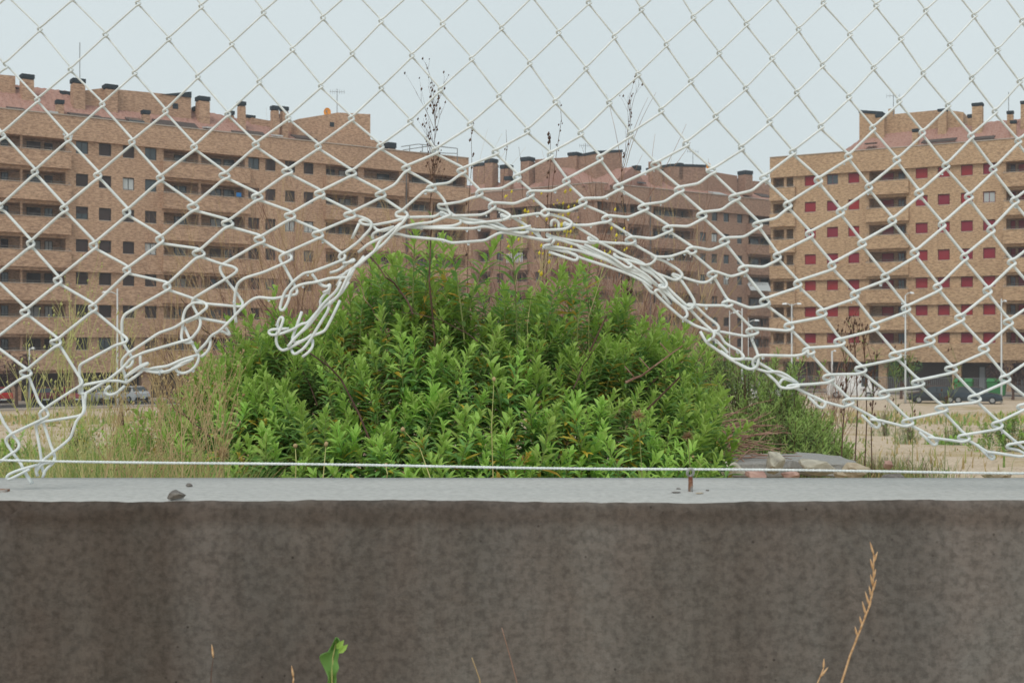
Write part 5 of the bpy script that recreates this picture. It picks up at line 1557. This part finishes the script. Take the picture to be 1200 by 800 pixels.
# rocks and broken slab
RK = [(856,549,19,.42,'rock','pale grey rounded rock leftmost of the rubble right of the bolt'), (906,541,17,.8,'rock','big upright pale rock in the middle of the rubble'), (957,547,24,.5,'rock','wide pale greenish rock right of the upright one'),
      (1003,551,20,.55,'rock_tan','tan rock at the right end of the rubble'), (886,556,16,.4,'rock_pink','pinkish stone in front of the upright rock'), (926,557,14,.4,'rock_pink','flat pinkish stone between the two larger pale rocks'),
      (984,556,11,.5,'rock_tan','small tan stone left of the tan rock'), (1046,559,15,.4,'pebble','dark grey stone behind the line wire at the foot of the dry stalks'), (1168,557,22,.35,'rock_tan','low tan mound of earth and stone near the right edge'), (1040,545,6,.9,'rock_pink','orange brick fragment at the foot of the dry stalks')]
for i, (px, py, r_, sq, m_, lb) in enumerate(RK):
    d = 5.4 + .1*(i % 3)
    st = inst('rock', rock_mesh('rock', r_/F*d*.95, 40+i, M[m_], (1.15, .9, sq*1.25))); st.location = W(px, py, d); st.rotation_euler = (0, 0, i*1.3)
    tag(st, lb, 'rock')
def slab(label, px, py, d, outline, th, rot, seed):
    rn = random.Random(seed); bm = bmesh.new()
    vs = [bm.verts.new((x, y, 0)) for x, y in outline]; f = bm.faces.new(vs)
    ex = bmesh.ops.extrude_face_region(bm, geom=[f]); 
    for g_ in ex['geom']:
        if isinstance(g_, bmesh.types.BMVert): g_.co.z -= th; g_.co.x += rn.uniform(-.02,.02); g_.co.y += rn.uniform(-.02,.02)
    bmesh.ops.bevel(bm, geom=list(bm.edges), offset=.008, segments=1, affect='EDGES')
    bmesh.ops.triangulate(bm, faces=bm.faces); bmesh.ops.subdivide_edges(bm, edges=bm.edges, cuts=3, use_grid_fill=True)
    for v in bm.verts:
        c = v.co; v.co += Vector((mnoise.noise(c*9+Vector((seed,0,0))), mnoise.noise(c*9+Vector((0,seed,0))), mnoise.noise(c*12)*.6))*.012
    bmesh.ops.recalc_face_normals(bm, faces=bm.faces)
    me = bpy.data.meshes.new('concrete_chunk'); bm.to_mesh(me); bm.free(); me.materials.append(M['slab'])
    o = inst('concrete_chunk', me); o.location = W(px, py, d); o.rotation_euler = rot
    o['kind'] = 'thing'; tag(o, label, 'concrete chunk', 'pieces of broken concrete'); return o
M['slab'] = concrete('slab_concrete', (0.20,0.195,0.185), (0.36,0.35,0.33), (.8,.8,.8), streak=False)
slab('broken grey concrete slab lying flat behind the two pale rocks', 895, 536, 6.1, [(-.22,-.16),(.06,-.20),(.13,-.08),(.20,-.10),(.22,.14),(-.20,.16)], .075, (R(2), R(-1), R(3)), 1)
slab('tilted broken slab piece right of the flat one, behind the tan rock', 962, 537, 6.15, [(-.15,-.14),(.10,-.12),(.18,.02),(.12,.16),(-.12,.15)], .07, (R(4), R(5), R(-9)), 2)
slab('small dark slab shard wedged under the flat slab by the upright rock', 935, 541, 5.75, [(-.07,-.04),(.08,-.05),(.10,.05),(-.05,.06)], .05, (R(-12), R(14), R(20)), 3)
# grass, straw and ground weeds (nobody could count them)
def blades(name, label, n, region, hmin, hmax, mats, seed, wd=.0035, kinds=None, cat='grass', cl=None):
    rnd = random.Random(seed); mb = MB()
    for i in range(n):
        x, d = region(rnd)
        X = (x-600)/F*d; z = ground_z(X, d)
        if cl and mnoise.noise(Vector((X*1.1, d*.9, seed))) < cl*(rnd.random()*1.6-.6): continue
        h = rnd.uniform(hmin, hmax); a = rnd.uniform(0, 6.28); ln = rnd.uniform(.05,.95)*h
        o = Vector((X, d, z-.01)); s = Vector((math.cos(a+1.57), math.sin(a+1.57), 0))*wd*rnd.uniform(.6,1.3)*(1+d*.06)
        t = Vector((math.cos(a), math.sin(a), 0))
        p1 = o + t*ln*.25 + Vector((0,0,h*.55)); p2 = o + t*ln + Vector((0,0,h))
        mb.add([o-s, o+s, p1+s*.8, p1-s*.8, p2], [(0,1,2,3),(3,2,4)], rnd.choices(range(len(mats)), kinds)[0] if kinds else rnd.randrange(len(mats)))
    o = mb.build(name, mats); tag(o, label, cat, kind='stuff'); return o
GS = leafmat('grass_straw', (0.42, 0.32, 0.13), (0.60, 0.47, 0.24)); GG = leafmat('grass_green', (0.13, 0.22, 0.055), (0.25, 0.36, 0.10)); GY = leafmat('grass_yellow', (0.34, 0.36, 0.10), (0.48, 0.48, 0.18))
blades('undergrowth', 'tangle of straw and green weeds behind the wall at the left', 12000, lambda r: (r.triangular(-60, 290, 190), 1.75 + 3.2*r.random()**1.2), .08, .36, [GS, GG, GY, LD], 1, .0013, (5,5,4,2), 'undergrowth')
blades('undergrowth', 'thin dry grass along the foot of the green bush behind the wall', 1500, lambda r: (r.uniform(260, 830), 2.6 + .7*r.random()), .10, .22, [GS, GG, LB_], 2, .0016, (3,3,1), 'undergrowth')
blades('undergrowth', 'wiry green and brown growth around the dry stalks at the right', 2600, lambda r: (r.gauss(1020, 40), 6.5 + 2.8*r.random()), .05, .24, [GG, LO, GS, SB], 3, .0012, (3,4,3,4), 'undergrowth')
blades('grass', 'green grass tufts at the foot of the wall by the tan mound', 900, lambda r: (r.gauss(1110, 35), 4.7 + 1.0*r.random()), .05, .17, [GG, GY, GS], 4, .003, (4,2,1))
blades('dry_grass', 'dry grass scattered over the sandy waste ground', 20000, lambda r: (r.uniform(-150, 1350), 8 + 78*r.random()**.8), .04, .22, [GS, GY, GG], 5, .006, (8,2,1), cl=.75)
blades('verge_grass', 'taller dry verge grass before the kerb of the road', 9000, lambda r: (r.uniform(-150, 1350), r.uniform(66, 86)), .15, .6, [GS, GY, GG], 6, .012, (5,2,2), cl=.3)
# trailing leaves of the ground weeds at the left
mb = MB(); rnd = random.Random(12)
for i in range(5200):
    x = rnd.uniform(-60, 270); d = 1.8 + 2.2*rnd.random(); X = (x-600)/F*d; z = ground_z(X, d) + rnd.uniform(0, .20)
    a = rnd.uniform(0, 6.28); leaf(mb, Vector((X, d, z)), Vector((math.cos(a), math.sin(a), rnd.uniform(-.2,.9))), Vector((0,0,1)), rnd.uniform(.015,.04), .008, rnd.choice((0,0,1,2,2)), .5)
tag(mb.build('ground_weeds', [LM, LT, LOt]), 'low leafy ground weeds among the straw at the left', 'weeds', kind='stuff')

# ------------------------------------------------------------------ street trees
def tree(label, px, ytop, ybot, d, crownr, mats, seed, n=900, leafL=.28):
    rnd = random.Random(seed); X = (px-600)/F*d; zg = ground_z(0, 95)+.1
    e = empty('street_tree', (X, d, zg)); tag(e, label, 'tree')
    top = CZ - (ytop-HY)/F*d - zg; bot = CZ - (ybot-HY)/F*d - zg
    mb = MB(); mb.tube([(0,0,-.1),(.03,0,bot*.5),(0,.03,bot),(0,0,(top+bot)/2)], [.16,.12,.10,.05], 8)
    for i in range(7):
        a = i*.9; mb.tube([(0,0,bot*.8),(math.cos(a)*crownr*.4, math.sin(a)*crownr*.4, (top+bot)/2),(math.cos(a)*crownr*.7, math.sin(a)*crownr*.7, top*.85)], [.06,.04,.015], 5)
    mb.build('trunk', SB, e)
    mb = MB(); cl = [(rnd.gauss(0,.45)*crownr, rnd.gauss(0,.45)*crownr, bot + (top-bot)*rnd.uniform(.2,.9), rnd.uniform(.3,.55)*crownr) for _ in range(16)]
    for i in range(n):
        c = rnd.choice(cl); v = Vector((rnd.gauss(0,1), rnd.gauss(0,1), rnd.gauss(0,1))).normalized()*c[3]*rnd.uniform(.6,1.05)
        p = Vector(c[:3]) + v; a = rnd.uniform(0, 6.28)
        leaf(mb, p, (v.normalized() + Vector((math.cos(a), math.sin(a), 0))*.8), Vector((0,0,1)), leafL*rnd.uniform(.6,1.2), leafL*.45, rnd.randrange(len(mats)), .4)
    mb.build('crown', mats, e)
PL = leafmat('leaf_plum', (0.050, 0.020, 0.030), (0.10, 0.045, 0.055)); EV = leafmat('leaf_evergreen', (0.05, 0.12, 0.045), (0.09, 0.19, 0.07))
tree('dark plum leaved tree before the left block by the short pale post', 19, 418, 452, 100, 1.5, [PL, SB], 1)
tree('dark plum leaved tree at the right edge before the right block', 1187, 424, 456, 112, 1.3, [PL, SB], 2)
tree('small evergreen tree beside the lamp post before the right block', 1056, 421, 444, 114, 1.25, [EV, LD], 3)

# ------------------------------------------------------------------ plants in front of the wall
def near_stalk(label, pts, d, r, ears=0, m=None, seed=0):
    rnd = random.Random(seed); o = Vector(((pts[0][0]-600)/F*d, d, 0)); e = empty('grass_stalk', o); tag(e, label, 'stalk')
    P = [Vector((rnd.uniform(-.03,.03), .02, 0))] + [W(x, y, d) - o for x, y in pts]
    P2 = [P[0]]
    for a, b in zip(P, P[1:]): P2 += [a + (b-a)*t for t in (.33, .66, 1)]
    mb = MB(); mb.tube(P2, [r*(1-.5*i/(len(P2)-1)) for i in range(len(P2))], 6); mb.build('stem', m or ST, e, smooth=True)
    for k in range(ears):
        t = k/ears; j = t*(len(pts)-2) ; 
        L_ = len(pts)-1; u = (1 - t*.62)*L_; i0 = min(L_-1, int(u)); s = W(*pts[i0], d) + (W(*pts[i0+1], d) - W(*pts[i0], d))*(u-i0) - o
        ax = (W(*pts[-1], d) - W(*pts[-2], d)).normalized(); sd = Vector((1,0,0))*(1 if k % 2 else -1)
        mb = MB(); dr = (ax + sd*.28 + Vector((0, rnd.uniform(-.2,.2), 0))).normalized(); L = .0105*rnd.uniform(.8,1.2)
        mb.tube([s, s + dr*L*.3, s + dr*L*.65, s + dr*L], [.0004, .0010, .0008, .0001], 6); mb.build('spikelet', EAR, e, smooth=True)
EAR = mat('ear_straw', (0.46, 0.26, 0.12), 0.7, [(0.66, 0.44, 0.25)], scale=300)
near_stalk('tan seeding grass stalk rising in front of the wall at the right', [(983,830),(986,800),(996,768),(1008,738),(1018,712),(1023,690),(1024,650)], 1.02, .0011, 16, EAR, 1)
near_stalk('short tip of a tan grass ear left of the tall seeding stalk', [(955,830),(958,800),(965,783)], 1.02, .0009, 2, EAR, 2)
near_stalk('thin dry grass blade crossing the bottom of the wall near the centre', [(604,830),(606,800),(598,770),(588,735)], 1.08, .0007, 0, SR, 3)
near_stalk('pale slender grass blade left of the thin dry one', [(566,830),(562,795),(553,770)], 1.05, .0008, 0, ST, 4)
near_stalk('short blurry brown ear tip at the bottom left of the wall', [(248,830),(247,800),(248,785),(250,770)], 1.06, .0006, 1, SB, 5)
near_stalk('orange brown grass tip at the bottom edge left of the green leaf', [(343,830),(343,805),(344,794)], 1.0, .0012, 1, EAR, 6)
# jagged green leaf
e = empty('thistle_plant', Vector(((388-600)/F*1.0, 1.0, 0))); tag(e, 'jagged bright green leaf rising at the bottom of the wall, left of centre', 'leaf')
o_ = Vector(e.location); mb = MB()
OUT = [(385,830),(385,812),(384,800),(386,794),(383,787),(378,779),(372,767),(384,765),(386,761),(390,755),(394,746)]
OUR = [(393,830),(393,812),(393,800),(394,795),(393,788),(398,782),(394,774),(397,768),(396,764),(403,758),(397,750)]
MID = [(389,830),(389,812),(389,800),(389,795),(389,786),(390,777),(390,770),(391,765),(392,761),(393,755),(395,746)]
vs = []
for i in range(11):
    for (x, y), b in ((OUT[i][:2], -.006 + .005*math.sin(i*1.7)), (MID[i], .002), (OUR[i], -.005 + .004*math.cos(i*2.1))):
        vs.append(W(x, y, 1.0 + b + .002*math.sin(i)) - o_)
fs = []
for i in range(10):
    a = i*3; fs += [(a, a+1, a+4, a+3), (a+1, a+2, a+5, a+4)]
mb.add(vs, fs, 0); lf = mb.build('leaf_blade', LM, e)
ss = lf.modifiers.new('sub', 'SUBSURF'); ss.levels = 1; ss.render_levels = 2; ss.subdivision_type = 'CATMULL_CLARK'
sm = lf.modifiers.new('solid', 'SOLIDIFY'); sm.thickness = .0006
mb = MB(); mb.tube([Vector((0,0,0)), W(389,830,1.0)-o_] + [W(x, y, .9985) - o_ for x, y in MID], [.002,.0016]+[.0012-.0001*i for i in range(11)], 5); mb.build('midrib', SY, e, smooth=True)
for k, (x0, y0, x1, y1) in enumerate([(396,765,405,757),(394,760,401,752)]):
    mb = MB(); a = W(x0, y0, .995)-o_; b = W(x1, y1, .99)-o_; leaf(mb, a, b-a, Vector((0,-1,0)), (b-a).length*1.2, .005, 0, .2); mb.build('leaflet', LT, e)

# ------------------------------------------------------------------ air: fine drizzle haze
mb = MB(); mb.box(-1300, 1300, -50, 620, -6.0, 36)
hz = mb.build('haze', [], None)
hm = bpy.data.materials.new('haze_air'); hm.use_nodes = True
n = hm.node_tree.nodes; l = hm.node_tree.links; n.remove(n['Principled BSDF'])
pv = n.new('ShaderNodeVolumePrincipled'); pv.inputs['Color'].default_value = (0.90, 0.93, 0.96, 1); pv.inputs['Density'].default_value = 0.00065
l.new(pv.outputs[0], n['Material Output'].inputs['Volume'])
hz.data.materials.clear(); hz.data.materials.append(hm); tag(hz, 'thin grey drizzle haze over the waste ground', 'haze', kind='stuff')
